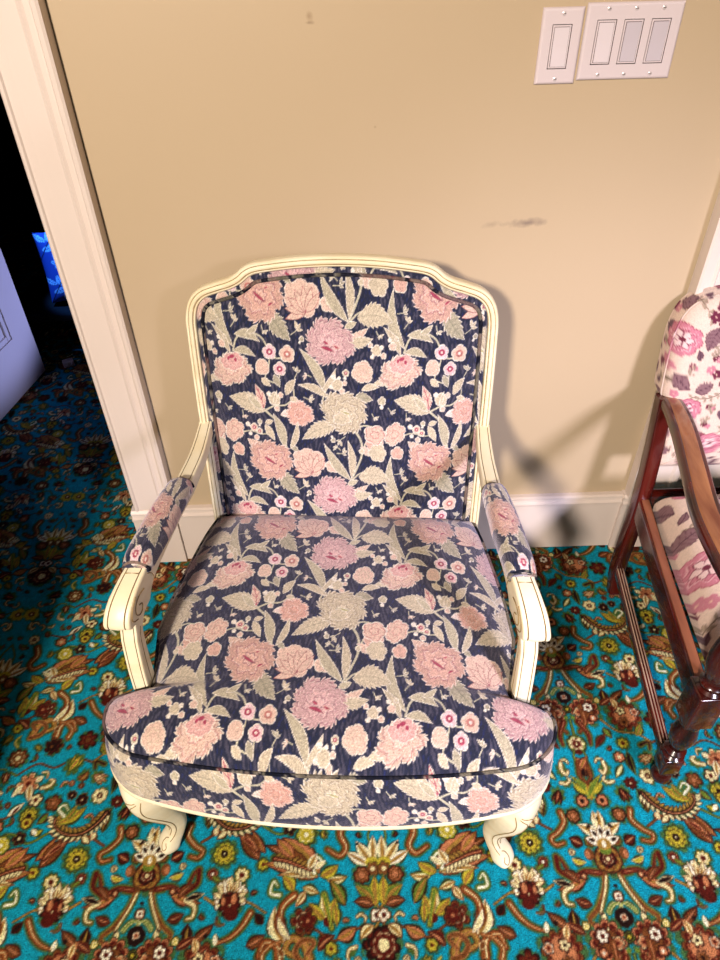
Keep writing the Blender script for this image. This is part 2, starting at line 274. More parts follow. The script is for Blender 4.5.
# ------------------------------------------------------------------ the carpet (unit = 1 mm, mirrored about its lengthwise axis)
KC = dict(T=(14, 152, 180), N=(34, 15, 12), M=(84, 24, 16), B=(116, 66, 32), C=(192, 122, 80), K=(240, 226, 166), Y=(190, 172, 52), G=(104, 126, 44), W=(250, 244, 214), g=(164, 126, 54), O=(146, 80, 38))
MOTIFS = [
('band',[(14, 437), (24, 408), (44, 377), (65, 358), (50, 344), (35, 344)],5,5,'B','g'),
('band',[(13, 432), (22, 407), (35, 382), (42, 367)],2.5,3,'K','B'),
('drop',[(37, 370), (38, 349)],5,0,'K','B'),
('el',(40, 367),3.2,2.2,40,'N'),
('band',[(26, 370), (16, 381), (4, 384), (0, 374)],2.5,2,'G','K'),
('fl',(4, 360),11,4,0.35,'N','N','W',5),
('fl',(4, 360),5,4,0.3,'C','W','M',2),
('el',(3, 414),4,3,0,'N'),
('fl',(5, 396),6.5,4,0.3,'W','C','M',2.5),
('fl',(5, 328),7,4,0.3,'N','G','Y',3),
('leaf',[(54, 383), (84, 394)],6,2,'M','B'),
('fl',(4, 463),24,8,0.06,'g','B','M',15),
('fl',(4, 463),12,8,0.2,'M','N','K',3.5),
('el',(5, 17),11,9,0,'G'),
('leaf',[(8, 44), (32, 68)],9,0,'K','W'),
('leaf',[(1, 51), (-6, 93)],9,0,'K','W'),
('leaf',[(2, 44), (43, 68)],9,0,'K','W'),
('el',(21, 64),3.8,2.4,-30,'N'),
('el',(2, 79),3.8,2.4,80,'N'),
('el',(24, 62),3.8,2.4,30,'N'),
('el',(2, 36),12,9,0,'Y'),
('el',(1, 40),3,6,0,'W'),
('fl',(27, 33),8,6,0.15,'B','G','M',3.5),
('el',(35, 10),9,11,0,'B'),
('el',(38, 9),5,7,0,'C'),
('fl',(21, 115),11,7,0.1,'C','M','N',4),
('fl',(48, 85),12,7,0.12,'B','N','C',4),
('leaf',[(0, 117), (2, 153)],7,0,'Y','G'),
('leaf',[(1, 127), (35, 161)],5,3,'Y','G'),
('leaf',[(7, 121), (-32, 169)],5,2,'G','Y'),
('band',[(8, 200), (12, 169), (-1, 151)],5,3,'B','M'),
('leaf',[(3, 166), (1, 191)],5,0,'N','B'),
('leaf',[(7, 182), (-16, 212)],6,2,'C','M'),
('band',[(73, 94), (70, 74), (87, 54), (104, 43), (97, 30), (80, 33)],6,5,'C','M'),
('leaf',[(43, 28), (67, 42)],8,0,'M','N'),
('leaf',[(71, 2), (45, -4)],4.5,-3,'Y','K'),
('band',[(23, 438), (52, 441), (78, 431), (87, 449), (95, 468)],6,3,'M','B'),
('leaf',[(53, 430), (113, 411)],7,4,'C','M'),
('leaf',[(68, 420), (96, 446)],6,-3,'B','M'),
('band',[(84, 417), (102, 405), (101, 388), (90, 384)],5,3,'K','B'),
('leaf',[(82, 417), (118, 427)],4.5,0,'N','K'),
('fl',(56, 433),5,5,0.1,'C','M','K',1.5),
('fl',(149, 36),19,10,0.14,'Y','G','N',6.5),
('fl',(130, 462),8,4,0.15,'M','C','W',2.6),
('fl',(188, 458),11,8,0.25,'K','Y','M',4.5),
('fl',(229, 13),9,6,0.2,'Y','G','M',3),
('band',[(133, 456), (155, 441), (170, 428)],3,2,'G','B'),
('band',[(102, 7), (102, -17), (82, -34)],5,4,'M','B'),
('leaf',[(218, 24), (176, 75)],13,3,'B','M'),
('leaf',[(213, 32), (189, 77)],5,2,'M','C'),
('leaf',[(231, 36), (203, 80)],6,-2,'C','M'),
('leaf',[(109, 88), (101, 139)],9,4,'N','G'),
('leaf',[(106, 96), (101, 126)],3,2,'B','N'),
('fern',[(110, 127), (124, 106), (151, 86), (184, 85), (211, 101), (217, 121)],7,5,'N','K'),
('leaf',[(206, 109), (157, 141)],9,-4,'Y','G'),
('leaf',[(195, 114), (177, 147)],6,-3,'G','Y'),
('band',[(198, 122), (214, 137), (204, 146), (194, 135)],3.5,2,'W','G'),
('leaf',[(149, 80), (131, 65)],5,0,'K','B'),
('leaf',[(124, 87), (129, 71)],5,0,'K','C'),
('fl',(230, 151),12,5,0.35,'B','M','C',4),
('fl',(270, 159),10,5,0.4,'K','M','M',4),
('leaf',[(235, 129), (252, 108)],5,2,'G','B'),
('leaf',[(248, 83), (234, 96)],4,2,'Y','G'),
('fl',(169, 421),24,9,0.3,'K','W','C',13),
('fl',(170, 405),16,9,0.25,'M','N','M',6),
('el',(174, 388),12,9,0,'M'),
('el',(177, 416),5,9,0,'C'),
('el',(157, 412),3.5,7,0,'C'),
('band',[(211, 391), (196, 368), (176, 351), (151, 342)],6,4,'C','M'),
('leaf',[(236, 371), (220, 390)],5,0,'N','M'),
('leaf',[(208, 336), (240, 353)],8,2,'B','M'),
('leaf',[(150, 339), (148, 358)],4,0,'W','K'),
('leaf',[(104, 344), (142, 374)],7,2,'B','M'),
('leaf',[(95, 340), (94, 376)],8,0,'N','M'),
('fl',(75, 348),6,5,0.1,'K','Y','Y',2),
('leaf',[(79, 335), (112, 355)],7,0,'M','B'),
('fl',(40, 323),28,11,0.16,'M','C','B',16),
('fl',(49, 331),9,6,0.35,'W','M','M',4),
('fl',(24, 319),8,5,0.35,'C','K','M',3),
('fl',(128, 308),31,11,0.18,'M','B','C',20),
('fl',(122, 319),8,5,0.35,'K','M','N',3),
('fl',(153, 315),7,5,0.3,'C','W','M',3),
('fl',(122, 291),8,6,0.3,'B','C','N',3),
('leaf',[(115, 327), (108, 353)],6,2,'K','C'),
('fl',(104, 240),10,7,0.2,'Y','G','M',4),
('fl',(86, 208),9,6,0.3,'C','M','K',3),
('leaf',[(107, 219), (110, 167)],5,2,'N','G'),
('leaf',[(87, 190), (65, 162)],4,0,'K','G'),
('leaf',[(140, 258), (157, 285)],6,2,'G','Y'),
('band',[(141, 234), (161, 241), (159, 222)],3,2,'N','B'),
('fl',(1, 242),15,7,0.3,'K','G','M',8),
('el',(2, 223),8,6,0,'M'),
('fl',(54, 304),7,4,0.2,'C','M','W',2.5),
('band',[(33, 320), (33, 294), (15, 270)],7,5,'B','M'),
('band',[(17, 296), (32, 265), (31, 241)],7,4,'M','B'),
('el',(8, 306),4,4,0,'G'),
('leaf',[(70, 261), (41, 231)],5,2,'M','B'),
('leaf',[(70, 278), (83, 253)],5,0,'G','B'),
('el',(130, 355),4,4,0,'N'),
('leaf',[(448, 10), (449, 59)],9,0,'K','W'),
('leaf',[(444, 9), (415, 50)],9,0,'K','W'),
('leaf',[(438, 6), (396, 30)],8,0,'W','K'),
('el',(418, 45),3.5,2.5,30,'N'),
('el',(446, 10),13,10,0,'Y'),
('fl',(447, 461),10,6,0.2,'B','g','K',4),
('fl',(425, 450),13,7,0.15,'B','M','C',5),
('band',[(390, 89), (383, 65), (394, 40), (381, 24), (357, 37)],8,6,'C','M'),
('leaf',[(450, 396), (449, 447)],10,0,'Y','G'),
('leaf',[(446, 404), (413, 430)],9,3,'G','Y'),
('leaf',[(446, 396), (409, 403)],8,3,'B','M'),
('fl',(451, 379),9,4,0.3,'W','C','M',4),
('fl',(454, 330),24,8,0.2,'M','N','K',9),
('leaf',[(444, 362), (420, 340)],8,3,'K','B'),
('leaf',[(340, 458), (267, 524)],14,6,'C','M'),
('leaf',[(333, 450), (232, 511)],13,7,'B','N'),
('leaf',[(327, 446), (233, 476)],12,6,'C','M'),
('leaf',[(337, 450), (261, 455)],8,4,'K','B'),
('band',[(332, 457), (320, 476), (337, 486), (350, 473)],4,3,'W','G'),
('leaf',[(344, 451), (378, 470)],9,3,'Y','G'),
('leaf',[(357, 444), (396, 449)],7,3,'K','G'),
('leaf',[(360, 376), (372, 411)],9,2,'Y','G'),
('leaf',[(358, 376), (348, 418)],9,0,'K','Y'),
('leaf',[(353, 376), (323, 404)],9,-2,'Y','G'),
('el',(359, 371),9,8,0,'M'),
('fl',(313, 374),17,6,0.35,'M','B','K',5),
('leaf',[(278, 340), (258, 398)],12,-7,'K','W'),
('leaf',[(281, 348), (269, 402)],9,-6,'B','M'),
('band',[(325, 310), (317, 333), (293, 346), (280, 329), (297, 317)],9,6,'g','M'),
('band',[(270, 304), (265, 332), (241, 341), (230, 318)],9,6,'C','M'),
('leaf',[(377, 343), (412, 361)],9,3,'C','N'),
('leaf',[(341, 326), (371, 348)],9,-3,'M','B'),
('fl',(365, 327),9,6,0.2,'Y','G','M',3),
('fl',(274, 126),15,8,0.15,'Y','G','N',5),
('leaf',[(391, 398), (362, 443)],9,2,'G','N'),
('fern',[(251, 23), (275, 18), (301, 8), (326, -2)],6,5,'M','K'),
('leaf',[(320, 3), (335, 29)],7,0,'K','W'),
('leaf',[(332, 3), (353, 16)],5,0,'K','W'),
('fl',(313, 67),17,8,0.12,'Y','G','W',4),
('leaf',[(289, 25), (254, 61)],10,0,'C','M'),
('leaf',[(291, 426), (269, 453)],9,3,'Y','G'),
('band',[(265, 419), (247, 424), (252, 444), (260, 436)],3.5,2,'W','G'),
('leaf',[(310, 432), (342, 420)],6,0,'K','G'),
('leaf',[(315, 424), (297, 399)],6,0,'K','C'),
('band',[(293, 418), (271, 398), (269, 366), (283, 351)],8,4,'C','M'),
('leaf',[(287, 346), (264, 382)],5,-3,'K','W'),
('fl',(321, 374),11,5,0.45,'M','B','C',3),
('band',[(351, 417), (360, 386), (366, 360)],4,3,'G','Y'),
('leaf',[(373, 397), (376, 363)],6,0,'Y','G'),
('band',[(329, 303), (308, 310), (299, 327), (313, 342), (333, 338), (320, 320)],5,4,'B','C'),
('band',[(241, 300), (237, 319), (251, 335), (271, 341)],6,4,'C','B'),
('leaf',[(268, 330), (278, 316)],5,0,'B','K'),
('fl',(267, 281),15,7,0.3,'N','B','M',5),
('fl',(193, 293),15,6,0.4,'M','N','B',5),
('fl',(297, 195),16,7,0.5,'C','K','M',5),
('leaf',[(293, 192), (284, 156)],6,0,'K','W'),
('leaf',[(309, 193), (324, 167)],5,0,'K','W'),
('leaf',[(282, 201), (269, 211)],5,0,'K','W'),
('leaf',[(318, 128), (293, 153)],5,0,'W','K'),
('leaf',[(311, 131), (300, 147)],2,0,'M','M'),
('fl',(274, 111),10,7,0.15,'Y','B','M',4),
('leaf',[(258, 98), (245, 85)],4,0,'W','K'),
('fl',(279, 80),9,5,0.4,'N','B','K',3),
('leaf',[(217, 36), (186, 74)],9,2,'B','M'),
('leaf',[(209, 45), (179, 67)],3,2,'M','C'),
('fl',(340, 255),16,8,0.25,'B','M','K',5),
('fl',(334, 104),10,6,0.3,'C','M','K',3),
('fl',(272, 280),10,5,0.4,'N','M','B',3),

]
VINES = [
 ([(70, 300), (100, 270), (140, 262), (170, 240)], 'g'), ([(0, 300), (0, 250), (14, 210), (0, 180)], 'G'),
 ([(170, 240), (210, 250), (250, 230), (290, 240), (330, 215)], 'B'), ([(330, 215), (370, 230), (400, 200), (430, 210)], 'G'),
 ([(100, 60), (140, 80), (180, 70), (220, 90)], 'B'), ([(220, 90), (260, 70), (300, 90), (340, 70)], 'G'),
 ([(250, 360), (290, 340), (330, 360), (370, 340), (420, 360)], 'B'), ([(120, 420), (160, 400), (200, 410), (240, 390)], 'g'),
 ([(458, 20), (440, 60), (458, 100)], 'G'), ([(458, 300), (440, 340), (458, 380), (440, 420)], 'g'), ([(300, 140), (330, 120), (380, 130)], 'B'),
]
def carpet():
    T = Tile(916, 463, 1.0, KC['T'])
    X, Y = np.meshgrid(np.arange(916) + .5, np.arange(463) + .5)
    r2 = random.Random(9)
    def snap(p): return (0 if abs(p[0]) < 8 else p[0], p[1])
    def each(sx):
        for m in MOT:
            k = m[0]
            f = lambda p: (p[0] * sx, -p[1])
            yield m, k, f
    big = []
    for m in MOTIFS:
        m = list(m)
        if m[0] == 'fl': m[2] *= 1.04; m[8] *= 1.1
        elif m[0] in ('leaf', 'drop'):
            (a, b), (c, d) = m[1]; k = .05; m[1] = [(a - (c - a) * k, b - (d - b) * k), (c + (c - a) * k, d + (d - b) * k)]; m[2] *= 1.08; m[3] *= 1.3
        elif m[0] in ('band', 'fern'): m[2] *= .8; m[3] *= .5
        elif m[0] == 'el': m[2] *= 1.05; m[3] *= 1.05
        big.append(tuple(m))
    MOT = big
    # soft olive and dark-teal halos around everything
    for sx in (1, -1):
        for m, k, f in each(sx):
            if k == 'fl':
                x, y = f(snap(m[1])); T.flower(x, y, m[2] * 1.2 + 5, m[2] * 1.2 + 5, 0, (66, 104, 58), (24, 118, 124), 9, .14, .1, ew=3, seed=m[2])
            elif k == 'leaf':
                (a, b), (c, d) = f(m[1][0]), f(m[1][1]); T.leaf(a, b, c, d, m[2] + 7, m[3] * sx, (78, 100, 44), (24, 114, 116), 0, ew=2.5); T.leaf(a, b, c, d, m[2] + 3.2, m[3] * sx, KC['N'], KC['N'], 0)
            elif k in ('band', 'fern'):
                T.path([f(p) for p in m[1]], m[2] + 4.5, m[3] + 4.5, (78, 100, 44), (24, 114, 116), 2)
    # green and brown connecting vines
    for sx in (1, -1):
        for pts, c in VINES:
            T.path([(x * sx, -y) for x, y in pts], 2.3, 1.6, KC[c], KC['N'], .8)
        for m, k, f in each(sx):
            if k == 'fl':
                x, y = f(snap(m[1])); r, n, amp, fc, ec, cc, cr = m[2:9]
                T.flower(x, y, r + 1.6, r + 1.6, .3 * sx, KC['N'], KC['N'], n, amp, .06, seed=n + r); T.flower(x, y, r, r, .3 * sx, KC[fc], KC[ec], n, amp, .06, None, ew=max(1.2, r * .12), seed=n + r)
                if fc == 'K' and r > 20:
                    T.ell(x, y, r * 1.0, r * .9, 0, (78, 100, 44))
                    for q in range(9):
                        a = -PI / 2 + (q - 4) * .46; rr_ = r * (1.6 - .05 * abs(q - 4))
                        T.leaf(x - 6 * math.cos(a), y + 8 - 6 * math.sin(a), x + rr_ * math.cos(a), y + rr_ * math.sin(a), r * .28, 0, KC['K'] if q % 3 else KC['W'], KC['B'], 0, ew=1.3)
                        T.leaf(x, y + 4, x + rr_ * .6 * math.cos(a), y + rr_ * .6 * math.sin(a), r * .1, 0, KC['g'], KC['O'], 0, ew=.8)
                    T.flower(x, y + r * .3, r * .72, r * .62, 0, KC['M'], KC['N'], 8, .12, .1, KC['C'], None, 2, 1.4, 1)
                    continue
                if r > 12:
                    T.flower(x, y, r * .72, r * .72, .1, np.array(KC[fc]) * .8 + np.array(KC[cc]) * .2, KC[cc], n, .16, .1, ew=1.4, seed=2)
                    T.flower(x, y, r * .62, r * .62, .1, KC[fc], KC[fc], n, .2, .1, ew=.5, seed=3)
                if k == 'fl' and r > 25:
                    for q in range(9):
                        a = q * .7; T.leaf(x, y, x + r * .85 * math.cos(a), y + r * .85 * math.sin(a), 5, 2, KC['OKMCBW'[q % 6]], KC['N'], .1, ew=1.3)
                T.flower(x, y, cr, cr, .5, KC[cc], KC[cc], 5, .1, 0, ew=.5, seed=1)
                if cr > 6 and r < 25: T.ell(x, y, cr * .3, cr * .3, 0, KC['K'])
            elif k == 'el':
                x, y = f(snap(m[1])); T.ell(x, y, m[2], m[3], m[4] * sx, KC[m[5]])
            elif k == 'leaf':
                (a, b), (c, d) = f(m[1][0]), f(m[1][1]); T.leaf(a, b, c, d, m[2] + .8, m[3] * sx, KC[m[4]], KC[m[5]], .08, None, ew=1.5)
                if m[2] > 6: T.leaf(a, b, c, d, m[2] * .35, m[3] * sx * .8, KC['C'] if m[4] in 'BM' else KC['g'], KC['N'] if m[4] in 'BMN' else KC['O'], 0, ew=.8)
            elif k == 'drop':
                (a, b), (c, d) = f(m[1][0]), f(m[1][1]); T.leaf(a, b, c, d, m[2], 0, KC[m[4]], KC[m[5]], ew=1.2)
            elif k == 'band':
                P = [f(p) for p in m[1]]
                T.path(P, m[2] + 1.2, m[3] + 1.2, KC['N']); T.path(P, m[2], m[3], KC['O'] if m[4] == 'C' else KC[m[4]], KC[m[5]], 1.4)
                if m[2] > 4: T.path([(u + m[2] * .25, v) for u, v in P], m[2] * .22, m[3] * .1, KC['C'] if m[4] != 'C' else KC['K'], KC['O'] if m[4] == 'C' else None, .8)
            elif k == 'fern':
                P = spline([f(p) for p in m[1]], 3)
                for i in range(len(P) - 1):
                    e = P[i + 1] - P[i]; e = e / (np.hypot(*e) + 1e-6); nn = np.array([-e[1], e[0]])
                    for sd in (-1, 1):
                        tip = P[i] + nn * sd * 17 + e * 12
                        T.leaf(P[i][0], P[i][1], tip[0], tip[1], 4.2, 1, KC[m[5]] if sd * sx > 0 else KC['g'], KC['N'], 0, ew=1.1)
                T.path([f(p) for p in m[1]], m[2] * .8, m[3] * .5, KC[m[4]], KC['N'], 1.5)
                T.path([f(p) for p in m[1]], 1.4, 1, KC['C'])
    # five-petalled white palmette on the axis
    for q in range(5):
        a = -PI / 2 + (q - 2) * .62; x1, y1 = 38 * math.cos(a), -28 + 40 * math.sin(a)
        T.leaf(0, -30, x1, y1, 10, 0, KC['W'], KC['B'], 0, ew=1.3); T.ell(x1 * .62, -30 + (y1 + 30) * .62, 6, 3.4, math.degrees(a), KC['N'])
    T.ell(0, -28, 14, 11, 0, KC['g']); T.ell(0, -28, 4, 7, 0, KC['W'])
    # small leaves, buds and hooks in whatever gaps are left
    base = np.array(KC['T'], float)
    for tries in range(2600):
        x, y = r2.uniform(12, 446), r2.uniform(0, 463); rad = r2.choice((26, 21, 17, 13, 9)) if tries < 3000 else r2.choice((13, 10, 8))
        X, Y = T.grid(x - rad, y - rad, x + rad, y + rad)
        sub = T.a[np.ix_(T.iy, T.ix)]
        free = (np.abs(sub - base).sum(-1) < 10).mean()
        if free < .84: continue
        a = r2.uniform(0, 6.28); kind = r2.choice('lllsfh'); q = r2.choice(('BM', 'MN', 'CM', 'gB', 'KB', 'YG', 'NB', 'KC')); sd = r2.random(); bn = r2.uniform(-5, 5)
        for sx in (1, -1):
            px = x * sx; aa = a if sx > 0 else PI - a
            cx_, sy_ = math.cos(aa), math.sin(aa); L_ = rad * .95
            T.flower(px, y, rad * .95, rad * .7, aa, (78, 104, 46), (22, 118, 118), 7, .25, .2, ew=2.5, seed=sd)
            if kind == 'l':
                for o, w_ in ((-.55, .8), (.55, .8), (0, 1.1)):
                    T.leaf(px - cx_ * L_ * .72, y - sy_ * L_ * .72, px + math.cos(aa + o * sx) * L_ * 1.05, y + math.sin(aa + o * sx) * L_ * 1.05, L_ * .26 * w_ + 1.2, bn * sx, KC['N'], KC['N']); T.leaf(px - cx_ * L_ * .7, y - sy_ * L_ * .7, px + math.cos(aa + o * sx) * L_, y + math.sin(aa + o * sx) * L_, L_ * .26 * w_, bn * sx, KC[q[0]], KC[q[1]], .1, None, ew=1.5)
                    T.leaf(px - cx_ * L_ * .6, y - sy_ * L_ * .6, px + math.cos(aa + o * sx) * L_ * .8, y + math.sin(aa + o * sx) * L_ * .8, L_ * .08, bn * sx * .8, KC['C'] if q[0] != 'C' else KC['K'], KC['O'], ew=.5)
            elif kind == 's':
                P = [(px - cx_ * L_, y - sy_ * L_), (px - sy_ * 5 * sx, y + cx_ * 5 * sx), (px + cx_ * L_ * .7, y + sy_ * L_ * .7), (px + cx_ * L_ + sy_ * 7 * sx, y + sy_ * L_ - cx_ * 7 * sx)]
                T.path(P, rad * .2 + 1.2, rad * .1 + 1.2, KC['N']); T.path(P, rad * .2, rad * .1, KC[q[0]], KC[q[1]], 1.4); T.path(P, rad * .05, rad * .03, KC['K'])
            elif kind == 'f':
                T.flower(px, y, rad * .72, rad * .72, a, KC[q[0]], KC[q[1]], 7, .18, .06, ew=1.6, seed=sd); T.flower(px, y, rad * .3, rad * .3, 0, KC['M'], KC['N'], 5, .1, ew=.8); T.ell(px, y, rad * .12, rad * .12, 0, KC['K'])
            else:
                P = [(px - cx_ * L_, y - sy_ * L_), (px, y), (px + cx_ * L_ * .6 - sy_ * 9 * sx, y + sy_ * L_ * .6 + cx_ * 9 * sx), (px + cx_ * L_ * .1 - sy_ * 14 * sx, y + sy_ * L_ * .1 + cx_ * 14 * sx)]
                T.path(P, rad * .2, rad * .12, KC['K'], KC['B'], 1.8)
    # tufted look: slight smear and per-tuft variation
    a = T.a
    a = (a * 2 + np.roll(a, 1, 0) + np.roll(a, -1, 0) + np.roll(a, 1, 1) + np.roll(a, -1, 1)) / 6
    T.a = a
    T.mottle(.22, 2); T.mottle(.16, 5)
    return T

# ------------------------------------------------------------------ object helpers
def link(o, parent=None):
    C.objects.link(o)
    if parent is not None: o.parent = parent
    return o
def mesh_np(name, V, F, mats, parent=None, col=None, midx=None, smooth=True, tris=None):
    """V (n,3); F (m,4) quads (tris: extra (k,3)); col (n,3) 0-255 woven colours."""
    me = bpy.data.meshes.new(name)
    V = np.asarray(V, np.float32); F = np.asarray(F, np.int32).reshape(-1, 4)
    n3 = 0 if tris is None else len(tris)
    me.vertices.add(len(V)); me.vertices.foreach_set('co', V.ravel())
    tot = F.size + n3 * 3
    me.loops.add(tot)
    li = F.ravel() if n3 == 0 else np.concatenate([F.ravel(), np.asarray(tris, np.int32).ravel()])
    me.loops.foreach_set('vertex_index', li)
    me.polygons.add(len(F) + n3)
    st = np.concatenate([np.arange(len(F)) * 4, F.size + np.arange(n3) * 3]).astype(np.int32)
    me.polygons.foreach_set('loop_start', st)
    if midx is not None: me.polygons.foreach_set('material_index', np.asarray(midx, np.int32))
    me.update(calc_edges=True); me.validate()
    if smooth: me.polygons.foreach_set('use_smooth', np.ones(len(me.polygons), bool))
    if col is not None:
        at = me.color_attributes.new('weave', 'FLOAT_COLOR', 'POINT')
        c = np.ones((len(V), 4), np.float32); c[:, :3] = lin(np.clip(col, 0, 255)); at.data.foreach_set('color', c.ravel())
    for m in (mats if isinstance(mats, (list, tuple)) else [mats]): me.materials.append(m)
    o = bpy.data.objects.new(name, me)
    return link(o, parent)
def gridF(n, m, closed_n=False, closed_m=False, off=0):
    """quads of an n x m vertex grid (index i*m+j)"""
    I = np.arange(n if closed_n else n - 1); J = np.arange(m if closed_m else m - 1)
    I, J = np.meshgrid(I, J, indexing='ij'); I2 = (I + 1) % n; J2 = (J + 1) % m
    return np.stack([I * m + J, I2 * m + J, I2 * m + J2, I * m + J2], -1).reshape(-1, 4) + off
class MB:
    """collects shapes for ONE part"""
    def __init__(s): s.v = []; s.f = []; s.m = []; s.n = 0; s.ng = []
    def add(s, V, F, mi=0):
        V = np.asarray(V, float).reshape(-1, 3); s.v.append(V)
        for f in F:
            s.f.append([int(i) + s.n for i in f]); s.m.append(mi if np.isscalar(mi) else 0)
        s.n += len(V)
    def box(s, x0, x1, y0, y1, z0, z1, b=.0, mi=0, R=None):
        bm = bmesh_box((x0, x1, y0, y1, z0, z1), b)
        V, F = bm
        if R is not None: V = V @ np.array(R.to_3x3()).T + np.array(R.translation)
        s.add(V, F, mi)
    def tube(s, P, r, k=10, mi=0, caps=True, closed=False, flat=1.0):
        P = np.asarray(P, float); n = len(P)
        rr = np.broadcast_to(np.asarray(r, float), (n,))
        T = np.gradient(P, axis=0) if not closed else (np.roll(P, -1, 0) - np.roll(P, 1, 0))
        T /= np.linalg.norm(T, axis=1, keepdims=True) + 1e-12
        N = np.zeros_like(P); up = np.array([0, 0, 1.]) if abs(T[0][2]) < .9 else np.array([0, 1., 0])
        a = np.cross(T[0], up); a /= np.linalg.norm(a); N[0] = a
        for i in range(1, n):
            a = N[i - 1] - T[i] * (N[i - 1] @ T[i]); N[i] = a / (np.linalg.norm(a) + 1e-12)
        B = np.cross(T, N); th = np.arange(k) * 2 * PI / k
        V = P[:, None] + rr[:, None, None] * (np.cos(th)[None, :, None] * N[:, None] + flat * np.sin(th)[None, :, None] * B[:, None])
        F = [tuple(q) for q in gridF(n, k, closed, True)]
        if caps and not closed: F += [tuple(range(k)), tuple(range((n - 1) * k, n * k))[::-1]]
        s.add(V, F, mi)
    def lathe(s, c, prof, k=24, mi=0, axis=None, sq=None):
        """prof: (r, z) pairs; axis: optional unit vector"""
        th = np.arange(k) * 2 * PI / k; V = []
        for r, z in prof: V += [(c[0] + r * math.cos(t), c[1] + r * math.sin(t), c[2] + z) for t in th]
        F = [tuple(q) for q in gridF(len(prof), k, False, True)]
        F += [tuple(range(k))[::-1], tuple(range((len(prof) - 1) * k, len(prof) * k))]
        s.add(V, F, mi)
    def loft(s, rings, mi=0, caps=True):
        R_ = np.asarray(rings, float); n, k = R_.shape[:2]
        F = [tuple(q) for q in gridF(n, k, False, True)]
        if caps: F += [tuple(range(k))[::-1], tuple(range((n - 1) * k, n * k))]
        s.add(R_, F, mi)
    def build(s, name, mats, parent=None, smooth=True, angle=35):
        me = bpy.data.meshes.new(name)
        V = np.concatenate(s.v); me.from_pydata(V.tolist(), [], s.f)
        bmx = bmesh.new(); bmx.from_mesh(me); bmesh.ops.recalc_face_normals(bmx, faces=bmx.faces); bmx.to_mesh(me); bmx.free()
        for m in (mats if isinstance(mats, (list, tuple)) else [mats]): me.materials.append(m)
        me.polygons.foreach_set('material_index', s.m)
        if smooth:
            me.polygons.foreach_set('use_smooth', [True] * len(me.polygons))
            me.set_sharp_from_angle(angle=math.radians(angle))
        me.update()
        return link(bpy.data.objects.new(name, me), parent)
import bmesh
def bmesh_box(b, bev):
    bm = bmesh.new(); x0, x1, y0, y1, z0, z1 = b
    vs = [bm.verts.new(p) for p in ((x0, y0, z0), (x1, y0, z0), (x1, y1, z0), (x0, y1, z0), (x0, y0, z1), (x1, y0, z1), (x1, y1, z1), (x0, y1, z1))]
    for f in ((0, 3, 2, 1), (4, 5, 6, 7), (0, 1, 5, 4), (1, 2, 6, 5), (2, 3, 7, 6), (3, 0, 4, 7)): bm.faces.new([vs[i] for i in f])
    if bev > 0: bmesh.ops.bevel(bm, geom=bm.edges[:], offset=bev, segments=3, profile=.6, affect='EDGES')
    bm.verts.index_update(); V = np.array([v.co[:] for v in bm.verts]); F = [[v.index for v in f.verts] for f in bm.faces]; bm.free()
    return V, F
def tag(o, label=None, cat=None, group=None, kind=None):
    if label: o['label'] = label
    if cat: o['category'] = cat
    if group: o['group'] = group
    if kind: o['kind'] = kind
    return o
def empty(name, loc, rz=0):
    o = bpy.data.objects.new(name, None); o.location = loc; o.rotation_euler = (0, 0, rz); o.empty_display_size = .1
    return link(o)

